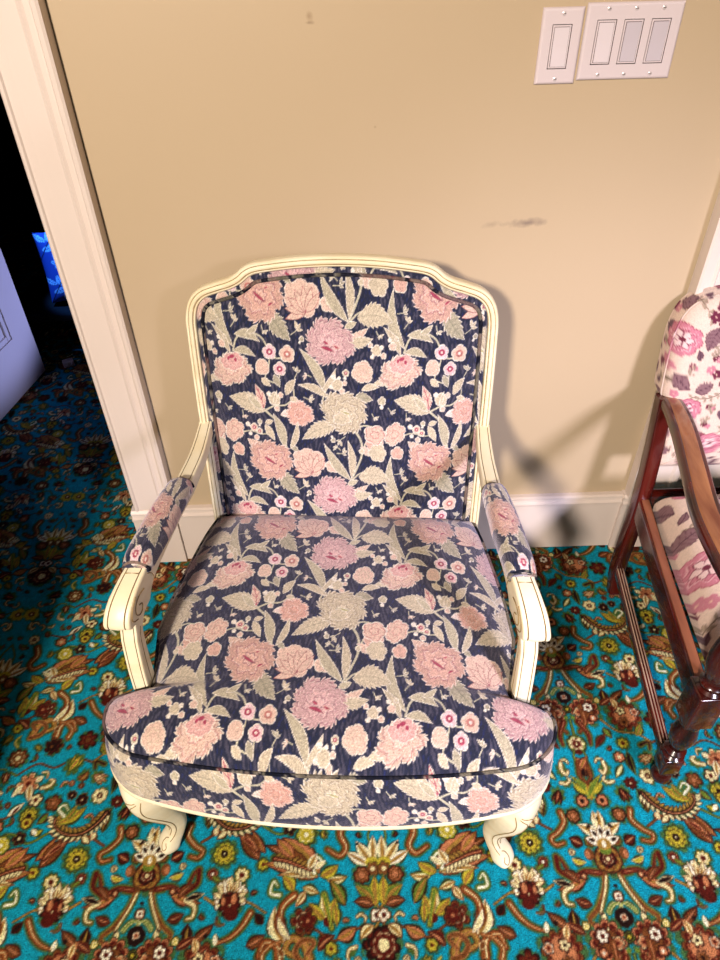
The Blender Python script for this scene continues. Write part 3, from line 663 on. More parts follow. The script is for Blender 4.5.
# ------------------------------------------------------------------ materials (all node-based)
def mat(name, rgb, rough=.6, spec=.5, noise=None, bump=None, metal=0, coat=0, sheen=0, sheen_tint=None, weave=False, aniso_noise=None):
    m = bpy.data.materials.new(name); m.use_nodes = True; nt = m.node_tree; N = nt.nodes; L = nt.links
    b = N['Principled BSDF']; b.inputs['Roughness'].default_value = rough; b.inputs['Specular IOR Level'].default_value = spec
    b.inputs['Metallic'].default_value = metal; b.inputs['Coat Weight'].default_value = coat
    b.inputs['Sheen Weight'].default_value = sheen
    if sheen_tint: b.inputs['Sheen Tint'].default_value = sheen_tint; b.inputs['Sheen Roughness'].default_value = .45
    tc = N.new('ShaderNodeTexCoord'); src = None
    if weave:
        at = N.new('ShaderNodeAttribute'); at.attribute_name = 'weave'; src = at.outputs['Color']
    if noise:
        sc, c2, det = noise[:3]
        nz = N.new('ShaderNodeTexNoise'); nz.inputs['Scale'].default_value = sc; nz.inputs['Detail'].default_value = det
        mp = N.new('ShaderNodeMapping'); mp.inputs['Scale'].default_value = noise[3] if len(noise) > 3 else (1, 1, 1)
        L.new(tc.outputs['Object'], mp.inputs['Vector']); L.new(mp.outputs[0], nz.inputs['Vector'])
        rp = N.new('ShaderNodeValToRGB'); rp.color_ramp.elements[0].position = noise[4] if len(noise) > 4 else .35; rp.color_ramp.elements[1].position = noise[5] if len(noise) > 5 else .65
        L.new(nz.outputs['Fac'], rp.inputs['Fac'])
        mx = N.new('ShaderNodeMix'); mx.data_type = 'RGBA'
        if src is not None:
            mx.blend_type = 'MULTIPLY'; mx.inputs['Factor'].default_value = 1
            rp.color_ramp.elements[0].color = L4(*c2); rp.color_ramp.elements[1].color = (1, 1, 1, 1)
            L.new(src, mx.inputs['A']); L.new(rp.outputs['Color'], mx.inputs['B'])
        else:
            L.new(rp.outputs['Color'], mx.inputs['Factor']); mx.inputs['A'].default_value = L4(*c2); mx.inputs['B'].default_value = L4(*rgb)
        src = mx.outputs['Result']
    if src is not None: L.new(src, b.inputs['Base Color'])
    else: b.inputs['Base Color'].default_value = L4(*rgb)
    if bump:
        nz = N.new('ShaderNodeTexNoise'); nz.inputs['Scale'].default_value = bump[0]; nz.inputs['Detail'].default_value = 3
        mp = N.new('ShaderNodeMapping'); mp.inputs['Scale'].default_value = bump[2] if len(bump) > 2 else (1, 1, 1)
        L.new(tc.outputs['Object'], mp.inputs['Vector']); L.new(mp.outputs[0], nz.inputs['Vector'])
        bp = N.new('ShaderNodeBump'); bp.inputs['Strength'].default_value = bump[1]; bp.inputs['Distance'].default_value = .002
        L.new(nz.outputs['Fac'], bp.inputs['Height']); L.new(bp.outputs[0], b.inputs['Normal'])
    return m
M = {}
M['fabric'] = mat('blue_floral_tapestry', None, .85, .25, noise=(900, (205, 205, 212), 2), bump=(700, .5), sheen=.8, sheen_tint=L4(214, 205, 225), weave=True)
M['welt'] = mat('tapestry_welt', None, .9, .15, noise=(900, (205, 205, 212), 2), weave=True)
M['rose'] = mat('cream_rose_cloth', None, .85, .25, noise=(900, (225, 222, 222), 2), bump=(700, .3), sheen=.1, weave=True)
M['carpet'] = mat('patterned_wool_carpet', None, .95, .1, noise=(420, (168, 172, 172), 2, (1, 1, 1), .3, .6), bump=(450, .9), weave=True)
M['cream'] = mat('cream_painted_wood', (246, 234, 202), .42, .5, noise=(9, (236, 218, 178), 5, (1, 1, 3)), bump=(60, .15, (1, 1, .2)))
M['glaze'] = mat('antique_glaze_in_grooves', (128, 100, 60), .6, .3, noise=(60, (168, 140, 92), 2))
M['underside'] = mat('dust_cover_cloth', (40, 36, 36), .9, .2)
M['wood'] = mat('dark_mahogany', (92, 22, 14), .2, .5, noise=(14, (20, 7, 6), 6, (1, 1, .12)), bump=(40, .1, (1, 1, .1)), coat=.4)
M['armshine'] = mat('painted_arm_highlight', (196, 134, 86), .25, .5, noise=(22, (112, 56, 30), 6, (1, .15, 1), .3, .7), coat=.35)  # light tan that paints the shiny highlight along the armrest tops
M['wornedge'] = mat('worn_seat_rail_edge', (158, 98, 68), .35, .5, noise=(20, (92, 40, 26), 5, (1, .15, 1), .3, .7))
M['worngroove'] = mat('worn_moulding_edge', (190, 160, 140), .4, .5, noise=(30, (96, 52, 36), 4, (1, .2, 1), .3, .6))
M['trim'] = mat('satin_white_trim_paint', (228, 211, 200), .35, .5, noise=(3, (222, 204, 192), 3), bump=(25, .06))
M['plate'] = mat('white_switch_plate', (222, 206, 208), .35, .5)
M['rocker'] = mat('white_rocker', (226, 212, 216), .3, .5)
M['rocker2'] = mat('lilac_grey_rocker', (206, 194, 202), .3, .5)
M['seam'] = mat('rocker_gap', (70, 48, 50), .7, .2)
M['screw'] = mat('painted_screw', (226, 214, 214), .3, .5, metal=.3)
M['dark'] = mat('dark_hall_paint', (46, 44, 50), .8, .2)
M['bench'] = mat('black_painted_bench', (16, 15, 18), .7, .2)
M['darkwall'] = mat('darkened_unseen_wall', (96, 70, 52), .6, .3, noise=(5, (70, 48, 36), 5, (1, 1, .1)))  # unseen walls and the ceiling are coloured dark to cut bounced light
M['ceil'] = mat('ceiling_paint', (120, 108, 98), .9, .2)

# wall: tan paint with a grey rub mark, a small scar and slight roller mottling
def wall_material():
    m = bpy.data.materials.new('tan_wall_paint'); m.use_nodes = True; nt = m.node_tree; N = nt.nodes; L = nt.links
    b = N['Principled BSDF']; b.inputs['Roughness'].default_value = .42; b.inputs['Specular IOR Level'].default_value = .35
    tc = N.new('ShaderNodeTexCoord')
    nz = N.new('ShaderNodeTexNoise'); nz.inputs['Scale'].default_value = 2.2; nz.inputs['Detail'].default_value = 4
    L.new(tc.outputs['Object'], nz.inputs['Vector'])
    mx = N.new('ShaderNodeMix'); mx.data_type = 'RGBA'; mx.inputs['A'].default_value = L4(191, 168, 138); mx.inputs['B'].default_value = L4(198, 175, 144)
    L.new(nz.outputs['Fac'], mx.inputs['Factor']); cur = mx.outputs['Result']
    for (cx, cz, sx, sz, amt, ang, c) in ((.365, .944, .050, .010, .9, -3, (136, 118, 106)), (.292, .943, .022, .008, .5, -10, (150, 130, 112)), (-.050, 1.303, .007, .008, .6, 0, (150, 120, 92)), (-.050, 1.294, .009, .003, .5, 0, (120, 92, 70)), (.06, 1.13, .003, .003, .5, 0, (150, 124, 98))):
        mp = N.new('ShaderNodeMapping'); mp.vector_type = 'TEXTURE'
        mp.inputs['Location'].default_value = (cx, 0, cz); mp.inputs['Rotation'].default_value = (0, math.radians(ang), 0); mp.inputs['Scale'].default_value = (sx, 1, sz)
        ns = N.new('ShaderNodeTexNoise'); ns.inputs['Scale'].default_value = 60; ns.inputs['Detail'].default_value = 3
        L.new(tc.outputs['Object'], ns.inputs['Vector'])
        L.new(tc.outputs['Object'], mp.inputs['Vector'])
        ln = N.new('ShaderNodeVectorMath'); ln.operation = 'LENGTH'; L.new(mp.outputs[0], ln.inputs[0])
        ad = N.new('ShaderNodeMath'); ad.operation = 'MULTIPLY_ADD'; ad.inputs[1].default_value = 1.4; L.new(ns.outputs['Fac'], ad.inputs[0]); L.new(ln.outputs['Value'], ad.inputs[2])
        mr = N.new('ShaderNodeMapRange'); mr.inputs['From Min'].default_value = .75; mr.inputs['From Max'].default_value = 1.7; mr.inputs['To Min'].default_value = amt; mr.inputs['To Max'].default_value = 0
        L.new(ad.outputs[0], mr.inputs['Value'])
        m2 = N.new('ShaderNodeMix'); m2.data_type = 'RGBA'; m2.inputs['B'].default_value = L4(*c); L.new(cur, m2.inputs['A']); L.new(mr.outputs[0], m2.inputs['Factor']); cur = m2.outputs['Result']
    L.new(cur, b.inputs['Base Color'])
    bz = N.new('ShaderNodeTexNoise'); bz.inputs['Scale'].default_value = 90; L.new(tc.outputs['Object'], bz.inputs['Vector'])
    bp = N.new('ShaderNodeBump'); bp.inputs['Strength'].default_value = .06; bp.inputs['Distance'].default_value = .002; L.new(bz.outputs['Fac'], bp.inputs['Height']); L.new(bp.outputs[0], b.inputs['Normal'])
    return m
M['wall'] = wall_material()

# ------------------------------------------------------------------ the setting
TAP, ROS, CAR = tapestry(), rosecloth(), carpet()

def build_floor():
    # finer rows where the camera looks closely; one sheet of carpet through the doorway
    xs = np.concatenate([np.arange(-2.6, -1.3, .012), np.arange(-1.3, 1.35, .0027), np.arange(1.35, 2.9, .012)])
    ys = np.concatenate([np.arange(-3.6, -1.3, .02), np.arange(-1.3, -.75, .0026), np.arange(-.75, .02, .0034), np.arange(.02, 1.3, .006), np.arange(1.3, 2.61, .02)])
    X, Y = np.meshgrid(xs, ys, indexing='ij')
    col = CAR.sample((X.ravel() - .482) * 1000, -(Y.ravel() + .858) * 1000)
    V = np.stack([X.ravel(), Y.ravel(), np.zeros(X.size)], -1)
    F = gridF(len(xs), len(ys))[:, ::1]
    o = mesh_np('floor', V, F, M['carpet'], col=col, smooth=False); tag(o, kind='structure')
build_floor()

def sbox(name, b, m, bev=0.0, parent=None, mi=0):
    mb = MB(); mb.box(*b, bev); o = mb.build(name, m, parent, angle=30)
    if parent is None: tag(o, kind='structure')
    return o
JX = -.593     # left door opening edge
RX = .742      # right door casing edge
HZ = 2.55
mb = MB(); mb.box(-.575, RX + .02, 0, .14, 0, HZ); mb.box(RX + .02, 2.9, 0, .14, 2.1, HZ); mb.box(-1.42, -.575, 0, .14, 2.08, HZ); mb.box(-2.6, -1.42, 0, .14, 0, HZ); mb.box(1.62, 2.9, 0, .14, 0, 2.1)
tag(mb.build('wall_back', M['wall'], smooth=False), kind='structure')
# unseen partition added at left to keep the ceiling lamp off the doorway carpet
mb = MB(); mb.box(-2.6, -.815, -1.20, -1.08, 0, HZ); tag(mb.build('lamp_blocker_left', M['wall'], smooth=False), kind='structure')
sbox('wall_right', (2.9, 3.02, -3.6, .14, 0, HZ), M['darkwall'])
sbox('wall_front', (-2.6, 2.9, -3.72, -3.6, 0, HZ), M['darkwall'])
sbox('wall_side', (-2.72, -2.6, -3.6, 2.6, 0, HZ), M['darkwall'])
sbox('ceiling', (-2.72, 3.02, -3.72, 2.72, HZ, HZ + .1), M['ceil'])
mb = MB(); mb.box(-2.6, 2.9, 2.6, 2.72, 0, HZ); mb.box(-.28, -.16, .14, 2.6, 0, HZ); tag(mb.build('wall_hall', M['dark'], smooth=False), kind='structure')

def moulding(name, prof, x0, x1, z0=None, vertical=False, m=None):
    """prof: list of (a, d): a runs across, d = depth out of the wall. horizontal: a = z; vertical: a = x, run z0..x1"""
    mb = MB(); n = len(prof)
    if vertical: rings = [[(a, -d, z) for a, d in prof] for z in (z0, x1)]
    else: rings = [[(x, -d, a) for a, d in prof] for x in (x0, x1)]
    mb.loft(rings); o = mb.build(name, m or M['trim'], smooth=False); tag(o, kind='structure'); return o
HB = .197
bprof = [(0, 0), (0, .016), (HB - .034, .016), (HB - .030, .020), (HB - .022, .021), (HB - .018, .015), (HB - .012, .014), (HB - .008, .018), (HB - .003, .018), (HB, .012), (HB, 0)]
moulding('baseboard_back', bprof, -.487, .728)
# left casing: plinth block with the same cap, then a fluted board with a back band
mb = MB(); k = [(a, d + .010) for a, d in bprof]; k[0] = (0, 0); k[-1] = (HB + .004, 0); k[-2] = (HB + .004, .022)
mb.loft([[(x, -d, a) for a, d in k] for x in (-.600, -.485)]); tag(mb.build('trim_1', M['trim'], smooth=False), kind='structure')
cas = [(-.589, 0), (-.589, .020), (-.586, .023), (-.580, .024), (-.577, .020), (-.560, .019), (-.520, .019), (-.514, .023), (-.508, .020), (-.497, .021), (-.492, .031), (-.484, .033), (-.479, .030), (-.478, 0)]
moulding('trim_2', cas, None, 2.16, .199, True)
# jamb of the left doorway
sbox('trim_3', (-.589, -.575, .0005, .139, 0, 2.08), M['trim'])
# right casing with plinth
mb = MB(); mb.loft([[(x, -d, a) for a, d in k] for x in (.728, .875)]); tag(mb.build('trim_4', M['trim'], smooth=False), kind='structure')
cas2 = [(.736, 0), (.736, .034), (.741, .037), (.750, .036), (.754, .026), (.768, .023), (.774, .027), (.779, .022), (.835, .020), (.842, .025), (.850, .025), (.853, .018), (.862, .016), (.862, 0)]
moulding('trim_5', cas2, None, 2.2, .199, True)
sbox('door_2', (.862, 1.64, .03, .07, .01, 2.1), M['trim'])

# open door leaf in the hall
def door_leaf():
    mb = MB(); T_ = .035; W_ = .955; Hh = 2.05
    # stile-and-rail leaf in its own frame: x along the leaf, y thickness
    mb.box(0, .115, 0, T_, 0, Hh); mb.box(W_ - .115, W_, 0, T_, 0, Hh)
    for z0, z1 in ((0, .205), (.92, 1.06), (1.93, Hh)): mb.box(.115, W_ - .115, 0, T_, z0, z1)
    for z0, z1 in ((.205, .92), (1.06, 1.93)):
        mb.box(.115, W_ - .115, .012, T_ - .012, z0, z1)
        for x0, x1, a, b_ in ((.115, .135, z0, z1), (W_ - .135, W_ - .115, z0, z1)): mb.box(x0, x1, .004, T_ - .004, a, b_, .004)
        mb.box(.135, W_ - .135, .004, T_ - .004, z0, z0 + .02, .004); mb.box(.135, W_ - .135, .004, T_ - .004, z1 - .02, z1, .004)
        mb.box(.165, W_ - .165, .006, T_ - .006, z0 + .05, z1 - .05, .006)
    o = mb.build('door_1', M['trim'], smooth=False)
    o.location = (-1.372, .06, .012); o.rotation_euler = (0, 0, math.atan2(.902, .165))
    tag(o, kind='structure')
    h = MB()
    for sgn, y0 in ((-1, 0), (1, T_)):
        h.tube([(W_ - .06, y0 - .002 * sgn, .98), (W_ - .06, y0 + sgn * .012, .98)], .026, 20); h.tube([(W_ - .06, y0, .98), (W_ - .06, y0 + sgn * .04, .98)], .01, 12)
        h.tube([(W_ - .06, y0 + sgn * t, .98) for t in (.036, .04, .05, .06, .066, .068)], [.012, .022, .028, .027, .018, .004], 20)
    h.build('door_handle', M['screw'], o)
door_leaf()

# ------------------------------------------------------------------ switches
def rocker_plate(name, x0, z0, w, h, rocks, label):
    """built in the wall plane; rocks: list of (centre x, tilt, material)"""
    t = empty(name, (x0 + w / 2, 0, z0 + h / 2)); tag(t, label, 'light switch', 'white rocker switches on the tan wall')
    mb = MB(); d = .0065
    # plate = bevelled ring pieces around each rocker opening
    rw, rh = .0335, .0665
    xs = [-w / 2] + sum([[c - rw / 2, c + rw / 2] for c, _, _ in rocks], []) + [w / 2]
    # front sheet
    def quad(a, b, c, e, y=-d): mb.add([(a, y, c), (b, y, c), (b, y, e), (a, y, e)], [(0, 1, 2, 3)])
    ins = .0045
    for i in range(len(xs) - 1):
        a, b = xs[i] + (ins if i == 0 else 0), xs[i + 1] - (ins if i == len(xs) - 2 else 0)
        if i % 2 == 0: quad(a, b, -h / 2 + ins, h / 2 - ins)
        else: quad(a, b, -h / 2 + ins, -rh / 2); quad(a, b, rh / 2, h / 2 - ins)
    o_ = [(-w / 2, -h / 2), (w / 2, -h / 2), (w / 2, h / 2), (-w / 2, h / 2)]
    def ring(k, y): return [(x + (ins * k if x < 0 else -ins * k), y, z + (ins * k if z < 0 else -ins * k)) for x, z in o_]
    rr = [ring(0, 0), ring(0, -.0028), ring(.25, -.0048), ring(.6, -.0060), ring(1, -d)]
    for a, b in zip(rr[:-1], rr[1:]):
        mb.add(a + b, [(i, (i + 1) % 4, 4 + (i + 1) % 4, 4 + i) for i in range(4)])
    for c, _, _ in rocks:   # opening walls
        q = [(c - rw / 2, -rh / 2), (c + rw / 2, -rh / 2), (c + rw / 2, rh / 2), (c - rw / 2, rh / 2)]
        mb.add([(x, -d, z) for x, z in q] + [(x, -.001, z) for x, z in q], [(i, 4 + i, 4 + (i + 1) % 4, (i + 1) % 4) for i in range(4)], 1)
        mb.add([(x, -.0012, z) for x, z in q], [(0, 1, 2, 3)], 1)
    mb.build('face_plate', [M['plate'], M['seam']], t, smooth=False)
    for c, tilt, m in rocks:
        b = MB()
        b.box(-rw / 2 + .0012, rw / 2 - .0012, -.0062 - .0008, -.0015, -rh / 2 + .0012, rh / 2 - .0012, .0006)   # bezel
        b.build('rocker_frame', M['plate'], t, smooth=False).location = (c, 0, 0)
        b = MB(); hw_, hh_ = rw / 2 - .0042, rh / 2 - .0042; dy = .0022 * tilt
        # paddle: two planes meeting in a shallow V
        dy *= .45; fr = [-.0090 - dy, -.0084, -.0090 + dy]
        V = []; 
        for z, y in ((-hh_, fr[0]), (0, fr[1]), (hh_, fr[2])): V += [(-hw_, y, z), (hw_, y, z), (hw_, -.005, z), (-hw_, -.005, z)]
        b.loft([V[0:4], V[4:8], V[8:12]])
        po = b.build('rocker', m, t, smooth=False); po.location = (c, 0, 0)
        g = MB(); g.box(-hw_ - .0007, hw_ + .0007, -.00705, -.0055, -hh_ - .0007, hh_ + .0007); gp = g.build('rocker_gap', M['seam'], t, smooth=False); gp.location = (c, 0, 0)
        for sz in (-1, 1):
            s_ = MB(); s_.tube([(c, -.0064, sz * .0485), (c, -.0072, sz * .0485), (c, -.0078, sz * .0485)], [.0033, .0032, .0018], 14)
            s_.box(c - .0026, c + .0026, -.0080, -.0070, sz * .0485 - .0004, sz * .0485 + .0004, 0, 1)
            s_.build('screw', [M['screw'], M['seam']], t, smooth=False)
    return t
rocker_plate('light_switch', .341, 1.193, .070, .1143, [(0, .6, M['rocker'])], 'narrow single rocker light switch, left of the wide three-rocker plate')
rocker_plate('light_switch', .415, 1.198, .163, .1143, [(-.046, 1, M['rocker']), (0, -1, M['rocker2']), (.046, -1, M['rocker2'])], 'wide light switch plate with three rockers on the tan wall')

# ------------------------------------------------------------------ the cream armchair
CH = empty('armchair', (-.063, -.835, 0), math.radians(-4.2))
tag(CH, 'cream painted armchair upholstered in navy cloth with pink and cream flowers', 'armchair')
def tap_col(u, v):
    """u across, v down the cloth, metres -> colours; pink rose of the repeat at u=-.15"""
    return TAP.sample((np.asarray(u) + .150) / .33 * 367 + 193, np.asarray(v) / .333 * 327 + 133)
VS0 = .154    # ly of the rose row on the seat
VB0 = .888    # height of the rose row on the back

# seat outline
def Wy(y):
    ys = [-.2, .03, .078, .093, .102, .110, .125, .16, .24, .32, .40, .57, .7]
    ws = [.380, .381, .381, .374, .356, .320, .311, .318, .332, .325, .312, .281, .27]
    return np.interp(y, ys, ws)
def smoothW():
    g = np.linspace(-.2, .7, 901); w = Wy(g); k = np.hanning(11); k /= k.sum(); wp = np.convolve(np.pad(w, 5, 'edge'), k, 'valid'); return g, wp
GW = smoothW()
Wf = lambda y: np.interp(y, *GW)
SB = .568     # back edge of the seat
ZT, ZB = .415, .300
def yfront(x):
    W = .380; r = .075; a = np.abs(x)
    y = -.030 + .038 * (a / W) ** 2.2
    t = np.clip((a - (W - r)) / r, 0, 1)
    return y + .058 * (1 - np.sqrt(np.clip(1 - t * t, 0, 1)))
def seat_cushion():
    nu, nv = 430, 400
    u = np.linspace(-1, 1, nu); v = np.linspace(0, 1, nv)
    u = np.sign(u) * (1 - (1 - np.abs(u)) ** 1.0)
    U, Vv = np.meshgrid(u, v, indexing='ij')
    # iterate: x depends on W(y), y on yfront(x)
    X = U * .38
    for _ in range(14):
        y0 = yfront(np.clip(X, -.38, .38)); Y = y0 + (SB - y0) * Vv; X = .5 * X + .5 * U * Wf(Y)
    Y = yfront(np.clip(X, -.38, .38)); Y = Y + (SB - Y) * Vv
    # crown
    eu = 1 - np.abs(U) ** 5; ev = 1 - np.abs(2 * Vv - 1) ** 7
    edge = np.clip(np.minimum((1 - np.abs(U)) * .33, np.minimum(Vv, 1 - Vv) * .6), 0, None)
    soft = 1 - np.exp(-edge / .018)
    Z = ZT + .036 * eu * ev ** .7 + .010 * soft - .006 + .0035 * np.sin(X * 9 + 1) * np.sin(Y * 8) * eu * ev
    Z -= .018 * np.clip((Vv - .8) / .2, 0, 1) ** 2
    col = tap_col(X.ravel() - .009, (VS0 - Y.ravel()))
    P = np.stack([X, Y, Z], -1)
    V = [P.reshape(-1, 3)]; F = [gridF(nu, nv)]; Cc = [col]
    # perimeter loop for the boxing (front left -> right, up the right side, back, down the left)
    idx = np.concatenate([np.arange(nu) * nv, (nu - 1) * nv + np.arange(1, nv), np.arange(nu - 2, -1, -1) * nv + nv - 1, np.arange(nv - 2, 0, -1)])
    loop = V[0][idx]
    T = np.roll(loop, -3, 0) - np.roll(loop, 3, 0); T[:, 2] = 0; T /= np.linalg.norm(T, axis=1, keepdims=True)
    Nn = np.stack([T[:, 1], -T[:, 0]], -1)     # outward
    rows = 62; base = len(V[0]); RR = []; CCs = []
    fl = np.clip(-Nn[:, 1], 0, 1) ** 1.0 * np.clip(1 - (loop[:, 1] - .03) / .05, 0, 1)
    arc = np.concatenate([[0], np.cumsum(np.linalg.norm(np.diff(loop[:, :2], axis=0), axis=1))])
    sidef = (loop[:, 1] > .075)
    for r in range(1, rows + 1):
        t = r / rows
        out = .0045 * math.sin(PI * min(1, t * 1.02)) ** .6 + fl * (.034 * t ** .9)
        x = loop[:, 0] + Nn[:, 0] * out - np.sign(loop[:, 0]) * .008 * t * np.clip((np.abs(loop[:, 0]) - .2) / .18, 0, 1) * np.clip(1 - (loop[:, 1] - .06) / .03, 0, 1)
        y = loop[:, 1] + Nn[:, 1] * out
        zb = ZB + .004 + .036 * np.clip(np.abs(loop[:, 0]) / .37, 0, 1) ** 2 * np.clip(1 - (loop[:, 1] - .05) / .04, 0, 1)
        z = loop[:, 2] * (1 - t) + zb * t
        RR.append(np.stack([x, y, z], -1))
        uu = np.where(sidef, loop[:, 1] * np.sign(loop[:, 0]) + .05, loop[:, 0] - .009 + np.sign(loop[:, 0]) * np.clip(loop[:, 1] - .005, 0, 1) * .8)
        vv = np.where(sidef, .1 + (ZT - z), VS0 - np.minimum(loop[:, 1], .02 + .0 * uu) + (ZT - z) * 1.05)
        CCs.append(tap_col(uu, vv))
    R_ = np.concatenate(RR); n = len(idx)
    V.append(R_); Cc.append(np.concatenate(CCs))
    ids = np.concatenate([idx, base + np.arange(rows * n)]).reshape(rows + 1, n)
    I, J = np.meshgrid(np.arange(rows), np.arange(n), indexing='ij'); J2 = (J + 1) % n
    F.append(np.stack([ids[I, J], ids[I + 1, J], ids[I + 1, J2], ids[I, J2]], -1).reshape(-1, 4))
    o = mesh_np('seat_cushion', np.concatenate(V), np.concatenate(F), M['fabric'], CH, np.concatenate(Cc))
    return loop, Nn, RR[-1], o
loop, loopN, bottom, SEAT = seat_cushion()
def welt(name, P, r, parent, colf, closed=True, k=8):
    P = np.asarray(P, float); n = len(P)
    mb = MB(); mb.tube(P, r, k, closed=closed)
    V = np.concatenate(mb.v); F = np.array([f for f in mb.f if len(f) == 4])
    return mesh_np(name, V, F, M['welt'], parent, colf(V))
sel = loop[::2].copy(); sel[:, 2] += .0005; sel[:, :2] += loopN[::2] * .001
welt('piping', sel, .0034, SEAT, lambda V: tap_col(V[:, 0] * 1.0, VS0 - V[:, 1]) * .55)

# wooden rail under the boxing
def seat_rail():
    b = bottom[::4]; nb = loopN[::4]; n = len(b)
    c = b.copy(); rings = []
    for (o_, z) in ((.000, .0), (.0025, -.003), (.0025, -.008), (-.001, -.014), (-.02, -.016), (-.03, -.002)):
        p = c.copy(); p[:, :2] += nb * o_; p[:, 2] += z; rings.append(p)
    # arched apron: drops towards the middle of the front
    mb = MB(); R_ = np.array(rings).transpose(1, 0, 2); m_ = R_.shape[1]
    V = R_.reshape(-1, 3); F = [tuple(q) for q in gridF(n, m_, True, True)]
    mb.add(V, F); mb.build('seat_rail', M['cream'], CH, angle=50)
    # black cloth underneath
    idx = np.arange(0, n, 3); P = c[idx].copy(); P[:, 2] -= .008; P[:, :2] *= .985
    g = MB(); g.add(P, [tuple(range(len(idx)))]); g.build('dust_cover', M['underside'], CH, smooth=False)
seat_rail()

# ---- back
BL = lambda z: .570 + .20 * (z - .42)      # local y of the front plane of the back at height z
nrmB = np.array([0, -1, .20]); nrmB /= np.linalg.norm(nrmB)
half = [(.284, .335), (.286, .42), (.288, .55), (.290, .70), (.290, .80), (.2885, .843), (.280, .871), (.262, .889), (.235, .899), (.208, .907), (.190, .916), (.176, .927), (.160, .934), (.13, .939), (.07, .9455), (0, .948)]
rail = half + [(-x, z) for x, z in half[-2::-1]]
railS = spline(rail, 6)
def back_frame():
    P = railS; n = len(P)
    T = np.gradient(P, axis=0); T /= np.linalg.norm(T, axis=1, keepdims=True)
    Nn = np.stack([T[:, 1], -T[:, 0]], -1)     # outward (path goes right->top->left)
    # profile (out, front): outward offset from the centreline, height towards the sitter
    prof = [(.0125, -.020, 0), (.0130, .000, 0), (.0120, .005, 0), (.0095, .0075, 0), (.0065, .0068, 0), (.0052, .0052, 1), (.0040, .0062, 0), (.0035, .0070, 0), (.0000, .0085, 0), (-.0040, .0070, 0), (-.0052, .0045, 1), (-.0062, .0045, 1), (-.0072, .0052, 0), (-.0105, .0040, 0), (-.0125, .0, 0), (-.0125, -.020, 0)]
    V = []
    for i in range(n):
        x, z = P[i]
        for o_, f_, _ in prof:
            o_ = o_ * .8
            xx = x + Nn[i, 0] * o_; zz = z + Nn[i, 1] * o_
            p = np.array([xx, BL(zz), zz]) + nrmB * f_; V.append(p)
    m_ = len(prof); F = gridF(n, m_, False, True)
    mi = np.tile(np.array([1 if (prof[j][2] and prof[(j + 1) % m_][2]) or prof[j][2] else 0 for j in range(m_)]), n - 1)
    mb = MB(); mb.v = [np.array(V)]; mb.f = [list(map(int, f)) for f in F] + [list(range(m_)), list(range((n - 1) * m_, n * m_))]; mb.m = list(map(int, mi)) + [0, 0]
    return mb.build('back_frame', [M['cream'], M['glaze']], CH, angle=40)
BF = back_frame()
def back_cushion():
    inx = .0105
    T = np.gradient(railS, axis=0); T /= np.linalg.norm(T, axis=1, keepdims=True)
    inner = railS - np.stack([T[:, 1], -T[:, 0]], -1) * inx
    top = inner[np.abs(inner[:, 0]) <= .279]; top = top[top[:, 1] > .8]; top = top[np.argsort(top[:, 0])]
    ztop = lambda x: np.interp(x, top[:, 0], top[:, 1])
    side = inner[(inner[:, 0] > 0)]; side = side[np.argsort(side[:, 1])]
    nu, nv = 400, 350; Z0 = .375
    U, Vv = np.meshgrid(np.linspace(-1, 1, nu), np.linspace(0, 1, nv), indexing='ij')
    X = U * .2785
    # keep within the frame low down too
    Zt = ztop(X); Z = Z0 + (Zt - Z0) * Vv
    # distance to the inner outline
    Q = inner[::2]; D = np.full(X.shape, 9.)
    for i in range(len(Q) - 1):
        a, b = Q[i], Q[i + 1]; e = b - a; h = np.clip(((X - a[0]) * e[0] + (Z - a[1]) * e[1]) / (e @ e), 0, 1)
        D = np.minimum(D, np.hypot(X - a[0] - h * e[0], Z - a[1] - h * e[1]))
    ins = .013
    ringh = .004 + .004 * np.sin(np.clip(D / ins, 0, 1) * PI)
    dome = .005 + .032 * (1 - np.exp(-np.clip(D - ins, 0, 1) / .045)) - .0
    Hh = np.where(D < ins, ringh, dome)
    yb = BL(Z)
    P = np.stack([X, yb, Z], -1) + nrmB * (Hh - .004)[..., None]
    vv = VB0 - Z.ravel()
    col = tap_col(X.ravel(), vv); ringm = (D.ravel() < ins)
    col[ringm] = tap_col(X.ravel()[ringm] + .07, vv[ringm] + .12)
    o = mesh_np('back_cushion', P.reshape(-1, 3), gridF(nu, nv), M['fabric'], CH, col)
    # welt on the inset line
    Tn = np.gradient(railS, axis=0); Tn /= np.linalg.norm(Tn, axis=1, keepdims=True)
    w = railS - np.stack([Tn[:, 1], -Tn[:, 0]], -1) * (inx + ins); w = w[w[:, 1] > Z0 + .02]
    W3 = np.stack([w[:, 0], BL(w[:, 1]), w[:, 1]], -1) + nrmB * .004
    W3 = spline(W3, 3)
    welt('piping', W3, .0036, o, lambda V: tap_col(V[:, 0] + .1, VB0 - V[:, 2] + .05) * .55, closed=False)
    # plain cloth on the rear of the back
    Pb = np.stack([X[::8, ::8], yb[::8, ::8], Z[::8, ::8]], -1) - nrmB * .018
    nn = Pb.shape; mesh_np('outside_back', Pb.reshape(-1, 3), gridF(nn[0], nn[1])[:, ::-1], M['fabric'], CH, tap_col(Pb[..., 0].ravel(), VB0 - Pb[..., 2].ravel()))
back_cushion()

